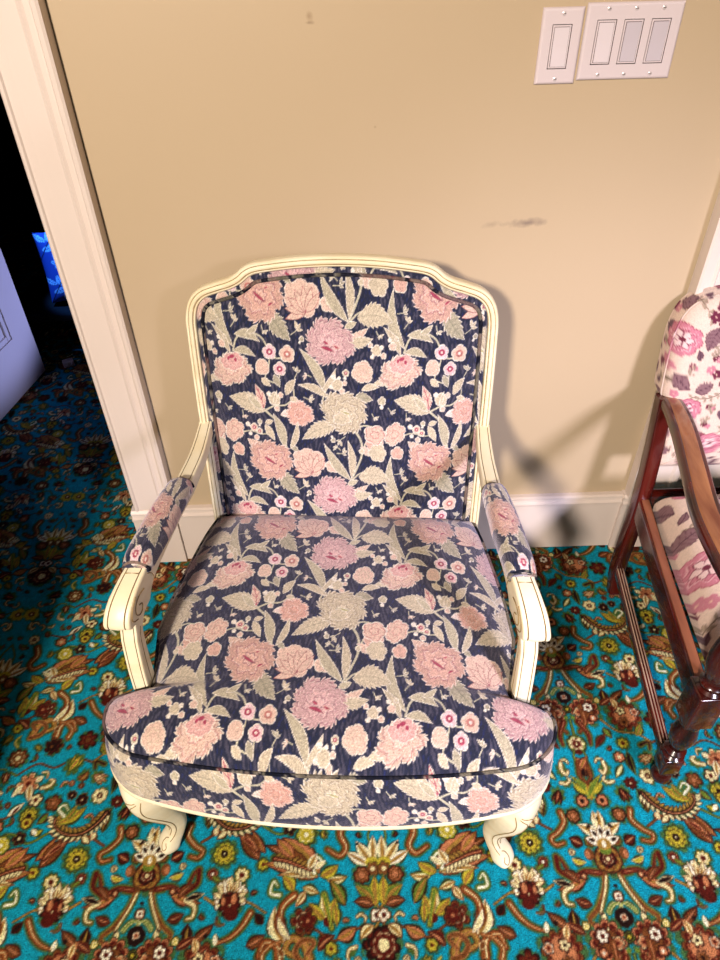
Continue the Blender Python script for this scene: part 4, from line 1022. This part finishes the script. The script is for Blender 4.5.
# ---- arms: ribbon around a side profile, grooves running over the top, the scroll and down the post
def catmull_closed_idx(P, n): return spline(P, n, True)
ARM_TOP = [(.612, .628), (.560, .622), (.500, .622), (.430, .630), (.330, .640), (.230, .640), (.190, .636), (.160, .629), (.138, .620), (.122, .608), (.113, .595), (.113, .584), (.121, .577), (.131, .574), (.137, .566)]
POST_F = [(.136, .545), (.128, .510), (.118, .460), (.112, .410), (.108, .360), (.108, .320)]
POST_B = [(.145, .320), (.147, .380), (.150, .430), (.157, .490), (.168, .540), (.185, .575), (.220, .598), (.330, .608), (.430, .600), (.500, .594), (.560, .594), (.605, .600)]
def arm(side):
    out2 = spline(ARM_TOP + POST_F, 5)
    back = spline(POST_B, 5)
    P = np.concatenate([out2, back]); n = len(P)
    T = np.roll(P, -1, 0) - np.roll(P, 1, 0); T /= np.linalg.norm(T, axis=1, keepdims=True) + 1e-9
    Nn = np.stack([-T[:, 1], T[:, 0]], -1)  # check orientation below
    ctr = P.mean(0)
    area = .5 * np.sum(P[:, 0] * np.roll(P[:, 1], -1) - np.roll(P[:, 0], -1) * P[:, 1])
    if area > 0: Nn = -Nn
    def xc(y, z):
        a = np.interp(y, [.105, .125, .20, .30, .41, .52, .612], [.332, .329, .314, .300, .288, .286, .287])
        k = np.clip((.575 - z) / .05, 0, 1) * (y < .2)
        return a * (1 - k) + .3315 * k
    def hw(y, z):
        a = np.interp(y, [.105, .13, .20, .35, .43, .52, .612], [.0225, .0215, .0185, .0175, .0165, .0155, .0135])
        k = np.clip((.572 - z) / .012, 0, 1) * (y < .2)
        return a * (1 - k) + .0150 * k
    XC = xc(P[:, 0], P[:, 1]); HW = hw(P[:, 0], P[:, 1])
    prof = [(-1, .006, 0), (-.97, .0026, 0), (-.90, .0006, 0), (-.80, 0, 0), (-.66, .0003, 1), (-.61, .0024, 1), (-.56, .0003, 0), (-.3, -.0006, 0), (0, -.001, 0), (.3, -.0006, 0), (.56, .0003, 1), (.61, .0024, 1), (.66, .0003, 0), (.80, 0, 0), (.90, .0006, 0), (.97, .0026, 0), (1, .006, 0)]
    m_ = len(prof); V = np.zeros((n, m_, 3))
    for j, (t, h, g) in enumerate(prof):
        V[:, j, 0] = side * (XC + t * HW); V[:, j, 1] = P[:, 0] - Nn[:, 0] * h; V[:, j, 2] = P[:, 1] - Nn[:, 1] * h
    F = gridF(n, m_, True, False)
    mi = np.tile(np.array([prof[j][2] for j in range(m_ - 1)]), n)
    nt = len(out2)   # grooves only on the show side
    row = np.repeat(np.arange(n), m_ - 1); mi = np.where(row < nt - 1, mi, 0)
    mb = MB(); mb.v = [V.reshape(-1, 3)]; mb.f = [list(map(int, f)) for f in F]; mb.m = [int(a) for a in mi]; mb.n = n * m_
    mb.f += [[i * m_ for i in range(n)], [i * m_ + m_ - 1 for i in range(n)]]; mb.m += [0, 0]
    root = mb.build('arm', [M['cream'], M['glaze']], CH, angle=40)
    # groove across the start of the hand and carved lines on the inner and outer cheeks
    def xs(y, z, s_): return side * (xc(np.array(y), np.array(z)) + s_ * (hw(np.array(y), np.array(z)) + .0002))
    def cheek(pts, s_, r=.0009):
        q = spline(pts, 6); g = MB(); g.tube([(float(xs(y, z, s_)), y, z) for y, z in q], r, 6); g.build('carved_line', M['glaze'], root)
    for s_ in (-1, 1):
        cheek([(.176, .612), (.158, .614), (.143, .606), (.138, .592), (.146, .582), (.157, .584), (.160, .594), (.152, .599)], s_)
        cheek([(.150, .622), (.132, .610), (.124, .596), (.128, .586), (.138, .580)], s_)
        cheek([(.196, .626), (.206, .616), (.210, .604), (.206, .598)], s_, .0008)
        cheek([(.150, .545), (.142, .510), (.134, .460), (.129, .400), (.128, .345)], s_, .0007)
    tops = ARM_TOP[:10]
    for yy in (.187, .425):
        w_ = float(hw(np.array(yy), np.array(.63))) * .61; x_ = float(xc(np.array(yy), np.array(.63)))
        zt = float(np.interp(-yy, [-p[0] for p in tops], [p[1] for p in tops]))
        g = MB(); g.tube([(side * (x_ - w_), yy, zt + .0003), (side * (x_ + w_), yy, zt + .0003)], .0010, 6); g.build('carved_line', M['glaze'], root)
    # pad
    nu, nv = 150, 60
    y_ = np.linspace(.197, .412, nu); th = np.linspace(-.22, PI + .22, nv)
    Yg, Th = np.meshgrid(y_, th, indexing='ij')
    tt = (Yg - y_[0]) / (y_[-1] - y_[0])
    endr = (1 - np.abs(2 * tt - 1) ** 9) ** .5
    wdt = np.interp(Yg, [.197, .30, .412], [.0245, .0262, .0215]) * (.80 + .20 * endr)
    hgt = .030 * (.50 + .50 * endr)
    base = np.interp(Yg, [p[0] for p in ARM_TOP[:9]][::-1], [p[1] for p in ARM_TOP[:9]][::-1]) - .006
    ex = np.sign(np.cos(Th)) * np.abs(np.cos(Th)) ** .8; ez = np.where(np.sin(Th) > 0, np.abs(np.sin(Th)) ** .8, np.sin(Th))
    X = side * (xc(Yg, base) + wdt * ex); Z = base + hgt * ez
    P3 = np.stack([X, Yg, Z], -1).reshape(-1, 3)
    col = tap_col(X.ravel() + (.0 if side < 0 else -.33), VS0 - Yg.ravel() + (.33 if side < 0 else .33))
    # shift so that a rose sits on the middle of each pad
    sx = (np.cos(Th) * .05).ravel()
    col = tap_col(-.150 + sx * side + .012, -(Yg.ravel() - .31))
    V3 = np.concatenate([P3, P3.reshape(nu, nv, 3)[0].mean(0)[None], P3.reshape(nu, nv, 3)[-1].mean(0)[None]])
    tr = [(j, nu * nv, (j + 1)) for j in range(nv - 1)] + [((nu - 1) * nv + j + 1, nu * nv + 1, (nu - 1) * nv + j) for j in range(nv - 1)]
    F = gridF(nu, nv)
    if side < 0: F = F[:, ::-1]
    pad = mesh_np('arm_pad', V3, F, M['fabric'], CH, np.concatenate([col, col[:1], col[-1:]]), tris=tr)
    # gathered welt round both ends of the pad
    for ye, sc in ((.2000, .93), (.4095, .86)):
        a = np.linspace(0, PI, 30); b_ = float(np.interp(ye, [p[0] for p in ARM_TOP[:9]][::-1], [p[1] for p in ARM_TOP[:9]][::-1])) - .004
        xcc = float(xc(np.array(ye), np.array(.6)))
        P_ = np.stack([side * (xcc + .0225 * sc * np.cos(a)), np.full(30, ye), b_ - .003 + .0195 * np.sin(a) ** 1.0], -1)
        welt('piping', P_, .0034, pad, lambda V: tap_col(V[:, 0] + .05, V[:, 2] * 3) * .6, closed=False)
arm(-1); arm(1)

# ---- legs
def sq_ring(c, rx, ry, rot, k=20, e=3.2, tilt=None):
    th = np.arange(k) * 2 * PI / k; ct, st = np.cos(th), np.sin(th)
    x = rx * np.sign(ct) * np.abs(ct) ** (2 / e); y = ry * np.sign(st) * np.abs(st) ** (2 / e)
    cr, sr = math.cos(rot), math.sin(rot)
    return np.stack([c[0] + x * cr - y * sr, c[1] + x * sr + y * cr, np.full(k, c[2])], -1)
def front_leg(side):
    # cabriole: rings down an S path, turned 45 degrees out
    keys = [(.336, .322, .026, .036, .032), (.318, .324, .014, .040, .035), (.290, .325, .004, .040, .034), (.255, .324, -.001, .036, .032), (.215, .321, .002, .031, .028), (.170, .316, .011, .0255, .024), (.125, .311, .022, .0215, .021), (.085, .311, .026, .0185, .019), (.055, .318, .022, .0175, .0185), (.034, .328, .016, .0200, .020), (.017, .334, .010, .0205, .0205), (.006, .335, .009, .0185, .0185), (.0, .335, .009, .0150, .0150)]
    K = spline(keys, 5); mb = MB()
    mb.loft([sq_ring((side * k[1], k[2], max(k[0], 0)), k[3], k[4], side * -.62, 24, 3.0) for k in K])
    leg = mb.build('leg', M['cream'], CH, angle=60)
    zz = K[:, 0]; o_ = np.argsort(zz)
    def surf(z, al):
        cx, cy, rx, ry = [np.interp(z, zz[o_], K[o_, i]) for i in (1, 2, 3, 4)]
        dx, dy = math.sin(al), -math.cos(al); e = 3.0; rot = -.62
        lx = dx * math.cos(-rot) - dy * math.sin(-rot); ly = dx * math.sin(-rot) + dy * math.cos(-rot)
        q = (abs(lx / rx) ** e + abs(ly / ry) ** e) ** (1 / e); lx /= q; ly /= q
        return np.array([side * (cx + lx * math.cos(rot) - ly * math.sin(rot)), cy + lx * math.sin(rot) + ly * math.cos(rot), z])
    def line(pts, r=.0009):
        q = spline(pts, 8); g = MB(); g.tube([surf(z, a) for z, a in q], r, 6); g.build('carved_line', M['glaze'], leg)
    line([(.292, .10), (.285, .55), (.262, .85), (.232, .80), (.198, .55), (.160, .42), (.115, .42), (.075, .60)])
    line([(.288, .06), (.272, .42), (.248, .52), (.220, .35), (.180, .16), (.135, .12), (.095, .22), (.060, .40)])
    line([(.290, -.15), (.265, -.02), (.235, -.05), (.200, -.22), (.155, -.32), (.105, -.28), (.068, -.12), (.045, .10)])
    line([(.052, .45), (.045, .75), (.030, .80), (.020, .45), (.028, .20), (.038, .40)])
front_leg(-1); front_leg(1)
for side in (-1, 1):
    mb = MB(); K = spline([(.34, .276, .560), (.26, .276, .556), (.16, .277, .568), (.08, .279, .590), (.0, .281, .612)], 6)
    mb.loft([sq_ring((side * k[1], k[2], k[0]), .018, .018, 0, 16, 6) for k in K])
    mb.build('leg', M['cream'], CH, angle=60)

# ------------------------------------------------------------------ the dark wooden chair on the right
RC = empty('side_armchair', (.945, -.43, 0)); RCo = np.array([.945, -.43, 0])
tag(RC, 'dark mahogany open armchair in cream cloth with mauve roses, at the right edge', 'armchair')
def rw(P): return np.asarray(P, float) - RCo
def ros_col(u, v): return ROS.sample(np.asarray(u) * 830, np.asarray(v) * 830)
class RB(MB):
    def build(s, *a, **k):
        s.v = [v - RCo for v in s.v]; return MB.build(s, *a, **k)
def board(mb, P, w, t, wdir=(1, 0, 0), mi_top=0, mi=0, e=5, k=20):
    """rounded plank swept along P; w along wdir, t across"""
    P = np.asarray(P, float); T = np.gradient(P, axis=0); T /= np.linalg.norm(T, axis=1, keepdims=True)
    w = np.broadcast_to(w, (len(P),)); t = np.broadcast_to(t, (len(P),)); wd = np.asarray(wdir, float)
    th = np.arange(k) * 2 * PI / k + PI / k; ct, st = np.cos(th), np.sin(th)
    cx = np.sign(ct) * np.abs(ct) ** (2 / e); cy = np.sign(st) * np.abs(st) ** (2 / e); R_ = []
    for i in range(len(P)):
        a = wd - T[i] * (wd @ T[i]); a /= np.linalg.norm(a); b = np.cross(T[i], a)
        R_.append(P[i] + (cx * w[i] / 2)[:, None] * a + (cy * t[i] / 2)[:, None] * b)
    mb.loft(R_, mi)
for side in (-1, 1):
    bx, fx = .945 + side * .250, .945 + side * .306
    # rear leg and stile in one raked timber
    mb = RB(); P = spline([(bx, -.185, 0), (bx, -.166, .07), (bx, -.164, .16), (bx, -.166, .30), (bx - side * .004, -.142, .45), (bx - side * .008, -.114, .55), (bx - side * .008, -.108, .585)], 6)
    board(mb, P, .034, np.interp(P[:, 2], [0, .15, .35, .7], [.036, .040, .044, .034])); mb.build('leg', M['wood'], RC)
    # front leg: turnings between square blocks
    mb = RB(); c = (fx, -.698, 0)
    mb.lathe(c, [(.008, .0), (.017, .004), (.022, .014), (.020, .026), (.013, .034), (.017, .040), (.018, .046), (.012, .052)], 28)
    mb.box(fx - .020, fx + .020, -.718, -.678, .052, .105, .004)
    mb.lathe(c, [(.016, .103), (.022, .107), (.023, .113), (.017, .118), (.021, .124), (.022, .130), (.015, .137), (.018, .150), (.024, .172), (.026, .190), (.022, .210), (.016, .224), (.021, .230), (.022, .237), (.016, .244), (.016, .252)], 28)
    mb.box(fx - .027, fx + .027, -.725, -.671, .248, .352, .005)
    mb.lathe(c, [(.018, .350), (.024, .353), (.025, .356), (.019, .361), (.023, .366), (.024, .374), (.018, .380), (.017, .386), (.023, .400), (.028, .425), (.029, .450), (.026, .480), (.020, .510), (.016, .530), (.021, .540), (.022, .548), (.016, .556), (.017, .575)], 28)
    mb.build('leg', M['wood'], RC, angle=40)
    # armrest
    P = spline([(bx - side * .018, -.104, .570), (bx - side * .014, -.150, .582), (bx + side * .004, -.25, .592), (bx + side * .024, -.36, .586), (bx + side * .046, -.48, .580), (fx, -.60, .584), (fx, -.70, .588), (fx, -.742, .580)], 6)
    mb = RB(); board(mb, P, np.interp(np.arange(len(P)), [0, 10, 25, 36, 42], [.042, .050, .054, .056, .046]), .026); ar = mb.build('armrest', M['wood'], RC)
    mb = RB(); Q = P[1:-1] + np.array([0, 0, .0118]); board(mb, Q, np.interp(np.arange(len(Q)), [0, 10, 25, 36, 42], [.022, .030, .034, .036, .028]), .0055, e=3); mb.build('arm_highlight', M['armshine'], ar)  # lighter strip standing in for the shine on the arm
    # side rail of the seat and the low stretcher with its reeding
    mb = RB(); board(mb, [(bx, -.180, .305), (.5 * (bx + fx), -.41, .305), (fx, -.668, .305)], .026, .062, (1, 0, 0), e=8); sr = mb.build('seat_rail', M['wood'], RC)
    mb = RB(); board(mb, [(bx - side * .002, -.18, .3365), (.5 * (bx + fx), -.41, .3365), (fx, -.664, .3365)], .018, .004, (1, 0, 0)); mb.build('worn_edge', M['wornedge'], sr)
    mb = RB(); board(mb, [(bx, -.165, .078), (.5 * (bx + fx), -.41, .078), (fx, -.672, .078)], .024, .022, (1, 0, 0), e=6); st_ = mb.build('stretcher', M['wood'], RC)
    for o_ in (-.0068, 0, .0068):
        mb = RB(); mb.tube([(bx + o_, -.17, .0885), (fx + o_, -.669, .0885)], .0018, 8); mb.build('reed', M['worngroove'], st_)
mb = RB(); board(mb, [(.67, -.690, .300), (1.22, -.690, .300)], .026, .062, (0, 1, 0), e=8); mb.build('seat_rail', M['wood'], RC)
mb = RB(); board(mb, [(.70, -.146, .300), (1.19, -.146, .300)], .026, .055, (0, 1, 0), e=8); mb.build('seat_rail', M['wood'], RC)
def rose_pillow(name, rows, n_u=170, thick=.05, plane='z'):
    pass
def rc_seat():
    nu, nv = 210, 210
    U, V = np.meshgrid(np.linspace(-1, 1, nu), np.linspace(0, 1, nv), indexing='ij')
    Y = -.700 + (.495) * V
    W = np.interp(V, [0, 1], [.281, .236]); X = .945 + U * W
    # notches for the front legs
    e = np.clip(np.minimum((1 - np.abs(U)) * .28, np.minimum(V, 1 - V) * .56), 0, None)
    Z = .345 + .058 * (1 - np.exp(-e / .022)) + .018 * (1 - U ** 4) * (1 - (2 * V - 1) ** 4)
    P = np.stack([X, Y, Z], -1); col = ros_col(X.ravel() * .78 + .117, -Y.ravel() * .78 + .125)
    Vt = [P.reshape(-1, 3)]; F = [gridF(nu, nv)]; Cs = [col]
    idx = np.concatenate([np.arange(nu) * nv, (nu - 1) * nv + np.arange(1, nv), np.arange(nu - 2, -1, -1) * nv + nv - 1, np.arange(nv - 2, 0, -1)])
    lp = Vt[0][idx]; n = len(idx); rows = 14; RR = []
    for r in range(1, rows + 1):
        t = r / rows; p = lp.copy(); p[:, 2] -= .075 * t * np.clip((-.66 - lp[:, 1]) / .02, .35, 1)
        p[:, 1] -= np.where(lp[:, 1] < -.695, .012 * math.sin(PI * .5 * t), 0); RR.append(p)
    R_ = np.concatenate(RR); Vt.append(R_); Cs.append(ros_col(R_[:, 0] * .78 + .117, -R_[:, 1] * .78 + .125 + .78 * (lp[0, 2] - R_[:, 2])))
    ids = np.concatenate([idx, nu * nv + np.arange(rows * n)]).reshape(rows + 1, n)
    I, J = np.meshgrid(np.arange(rows), np.arange(n), indexing='ij'); J2 = (J + 1) % n
    F.append(np.stack([ids[I, J], ids[I + 1, J], ids[I + 1, J2], ids[I, J2]], -1).reshape(-1, 4))
    mesh_np('seat_cushion', rw(np.concatenate(Vt)), np.concatenate(F), M['rose'], RC, np.concatenate(Cs))
rc_seat()
def rc_back():
    # closed shell: outline (x, z), domed front, flat rear
    hf = [(0, .405), (.215, .405), (.232, .412), (.234, .44), (.234, .560), (.240, .578), (.240, .576), (.245, .584), (.248, .600), (.248, .69), (.244, .73), (.232, .766), (.210, .789), (.175, .803), (.10, .811), (0, .814)]
    full = hf + [(-x, z) for x, z in hf[-2:0:-1]]
    O = spline(full, 14, True); n = len(O); c = np.array([0, .63])
    by = lambda z: -.138 + .19 * (z - .405) * 1.0
    rings = []; cols = []
    nr = 90
    for i in range(nr + 1):
        s_ = 1 - i / nr
        p = c + (O - c) * s_
        edge = 1 - s_
        h = .024 * (1 - math.exp(-edge / .05)) + .008 * (1 - s_ ** 3)
        rings.append(np.stack([.945 + p[:, 0], by(p[:, 1]) - h, p[:, 1]], -1)); cols.append(ros_col(p[:, 0] + .31, .86 - p[:, 1]))
    side_ = []
    for t in np.linspace(1, 0, 9)[:-1]:
        k = 1 + .012 * math.sin(PI * t); p = c + (O - c) * k
        side_.append(np.stack([.945 + p[:, 0], by(p[:, 1]) + .052 * t, p[:, 1]], -1)); q_ = O - c; q_ = c + q_ * (1 + .052 * t / (np.linalg.norm(q_, axis=1, keepdims=True))); cols.insert(len(side_) - 1, ros_col(q_[:, 0] + .31, .86 - q_[:, 1]))
    R_ = np.concatenate(side_ + rings); m_ = len(side_) + nr + 1
    F = gridF(m_, n, False, True)
    # rear sheet
    rb = np.concatenate([R_, [[.945, by(.63) + .052, .63]]]); cc = np.concatenate(cols); cc = np.concatenate([cc, cc[:1]])
    tr = [(i, len(rb) - 1, (i + 1) % n) for i in range(n)]
    mesh_np('back_cushion', rw(rb), F, M['rose'], RC, cc, tris=tr)
    tn = spline(full, 4, True); W3 = np.stack([.945 + tn[:, 0] * 1.006, by(tn[:, 1]) + .004, tn[:, 1] + .0], -1)
    mb = MB(); mb.tube(rw(W3), .0022, 8, closed=True)
    V = np.concatenate(mb.v); mesh_np('piping', V, np.array(mb.f), M['rose'], RC, ros_col(V[:, 0] + .31, .86 - V[:, 2]) * .93)
rc_back()

# ------------------------------------------------------------------ the dark hall: bench with a leaf-print cushion, a small white adapter on the carpet
def hall_things():
    b = empty('bench', (-.92, 1.31, 0)); tag(b, 'low black bench in the unlit hall behind the doorway', 'bench')
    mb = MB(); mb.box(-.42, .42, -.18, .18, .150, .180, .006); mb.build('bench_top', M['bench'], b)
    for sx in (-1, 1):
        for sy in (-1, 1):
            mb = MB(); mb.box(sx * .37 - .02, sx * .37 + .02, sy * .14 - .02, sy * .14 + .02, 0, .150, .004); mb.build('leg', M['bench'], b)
    # cushion: pillow shape standing on the bench, leaning back
    nu, nv = 90, 90
    s_ = np.linspace(-1, 1, nu); U, V = np.meshgrid(s_, s_, indexing='ij')
    th = .04 * np.clip((1 - U ** 4) * (1 - V ** 4), 0, 1) ** .6
    pin = 1 - .05 * (np.abs(U * V)) ** 0 * (1 - np.abs(V) ** 2) * 0
    X = U * .12 * (1 - .06 * (1 - V ** 2)); Z = V * .135 * (1 - .06 * (1 - U ** 2))
    cu = mat('blue_leaf_print', None, .8, .3, weave=True)
    T = Tile(140, 160, 1.0, (40, 70, 150))
    for (x, y, a, l, w) in ((20, 30, .5, 60, 12), (70, 20, 1.2, 55, 12), (40, 90, -.4, 70, 13), (100, 80, 1.9, 60, 12), (60, 130, .2, 60, 11), (120, 130, 2.6, 60, 12)):
        T.leaf(x, y, x + l * math.cos(a), y + l * math.sin(a), w, 5, (150, 200, 235), (24, 36, 90), .06, (30, 50, 110), nser=6)
    T.path([(10, 150), (60, 80), (110, 10)], 2, 1, (12, 16, 40))
    Pf = np.stack([X, -th, Z], -1).reshape(-1, 3); Pb = np.stack([X, th, Z], -1).reshape(-1, 3)
    cf = T.sample(X.ravel() * 1000, -Z.ravel() * 1000)
    o = mesh_np('cushion', np.concatenate([Pf, Pb]), np.concatenate([gridF(nu, nv), gridF(nu, nv, off=nu * nv)[:, ::-1]]), cu, None, np.concatenate([cf, cf]))
    o.location = (-1.065, 1.25, .330); o.rotation_euler = (math.radians(-12), 0, math.radians(14))
    tag(o, 'blue leaf-print cushion lit blue in the dark hall beyond the door casing', 'cushion')
    a = MB(); a.box(-.021, .021, -.014, .014, 0, .024, .003); a.box(-.009, -.006, -.026, -.013, .009, .015, 0, 1); a.box(.006, .009, -.026, -.013, .009, .015, 0, 1)
    ad = a.build('plug_adapter', [M['plate'], M['screw']]); ad.location = (-1.125, 1.05, 0); ad.rotation_euler = (0, 0, .5)
    tag(ad, 'tiny white plug adapter lying on the dark hall carpet', 'plug')
hall_things()

# ------------------------------------------------------------------ lights
def area(name, loc, target, size, power, col, size_y=None):
    l = bpy.data.lights.new(name, 'AREA'); l.energy = power; l.color = col; l.size = size
    if size_y: l.shape = 'RECTANGLE'; l.size_y = size_y
    o = bpy.data.objects.new(name, l); o.location = loc
    o.rotation_euler = (Vector(target) - Vector(loc)).to_track_quat('-Z', 'Y').to_euler(); C.objects.link(o); return o
def spot(name, loc, target, power, col, ang, blend, size):
    l = bpy.data.lights.new(name, 'SPOT'); l.energy = power; l.color = col; l.spot_size = math.radians(ang); l.spot_blend = blend; l.shadow_soft_size = size
    o = bpy.data.objects.new(name, l); o.location = loc
    o.rotation_euler = (Vector(target) - Vector(loc)).to_track_quat('-Z', 'Y').to_euler(); C.objects.link(o); return o
area('ceiling_lamp', (-.90, -3.15, 2.45), (-.2, -.3, .6), .22, 112, (1, .88, .76))
spot('cool_ceiling_spot', (1.62, -3.0, 2.1), (.64, -.50, .38), 370, (.82, .79, 1), 36, .8, .26)
spot('hall_blue_lamp', (-.36, .98, .30), (-1.25, .80, .43), 22, (.34, .42, 1), 56, .6, .04)
spot('added_cushion_spot', (-1.0, .62, 2.2), (-1.06, 1.24, .33), 330, (.08, .30, 1), 9, .3, .02)  # narrow spot added only to light the cushion blue
w = bpy.data.worlds.new('world'); bpy.context.scene.world = w; w.use_nodes = True
w.node_tree.nodes['Background'].inputs[0].default_value = (.5, .47, .5, 1); w.node_tree.nodes['Background'].inputs[1].default_value = .0

# ------------------------------------------------------------------ camera
f_, p_, yaw, roll, D_, H_ = 700., .726, -.012, -.024, 1.386, 1.498
cam = bpy.data.cameras.new('camera'); cam.sensor_fit = 'VERTICAL'; cam.sensor_height = 36; cam.lens = f_ / 960 * 36; cam.clip_start = .05
co = bpy.data.objects.new('camera', cam); C.objects.link(co)
fw = Vector((-math.sin(yaw) * math.cos(p_), math.cos(yaw) * math.cos(p_), -math.sin(p_)))
r0 = Vector((math.cos(yaw), math.sin(yaw), 0)); u0 = r0.cross(fw)
rr = math.cos(roll) * r0 + math.sin(roll) * u0; uu = -math.sin(roll) * r0 + math.cos(roll) * u0
from mathutils import Matrix
Mx = Matrix((rr, uu, -fw)).transposed().to_4x4(); Mx.translation = (0, -D_, H_); co.matrix_world = Mx
sc = bpy.context.scene; sc.camera = co
sc.view_settings.view_transform = 'Standard'; sc.view_settings.look = 'None'; sc.view_settings.gamma = 1; sc.view_settings.use_curve_mapping = False
sc.view_settings.exposure = 0.53
sc.cycles.max_bounces = 6; sc.cycles.diffuse_bounces = 1
sc.cycles.use_denoising = True
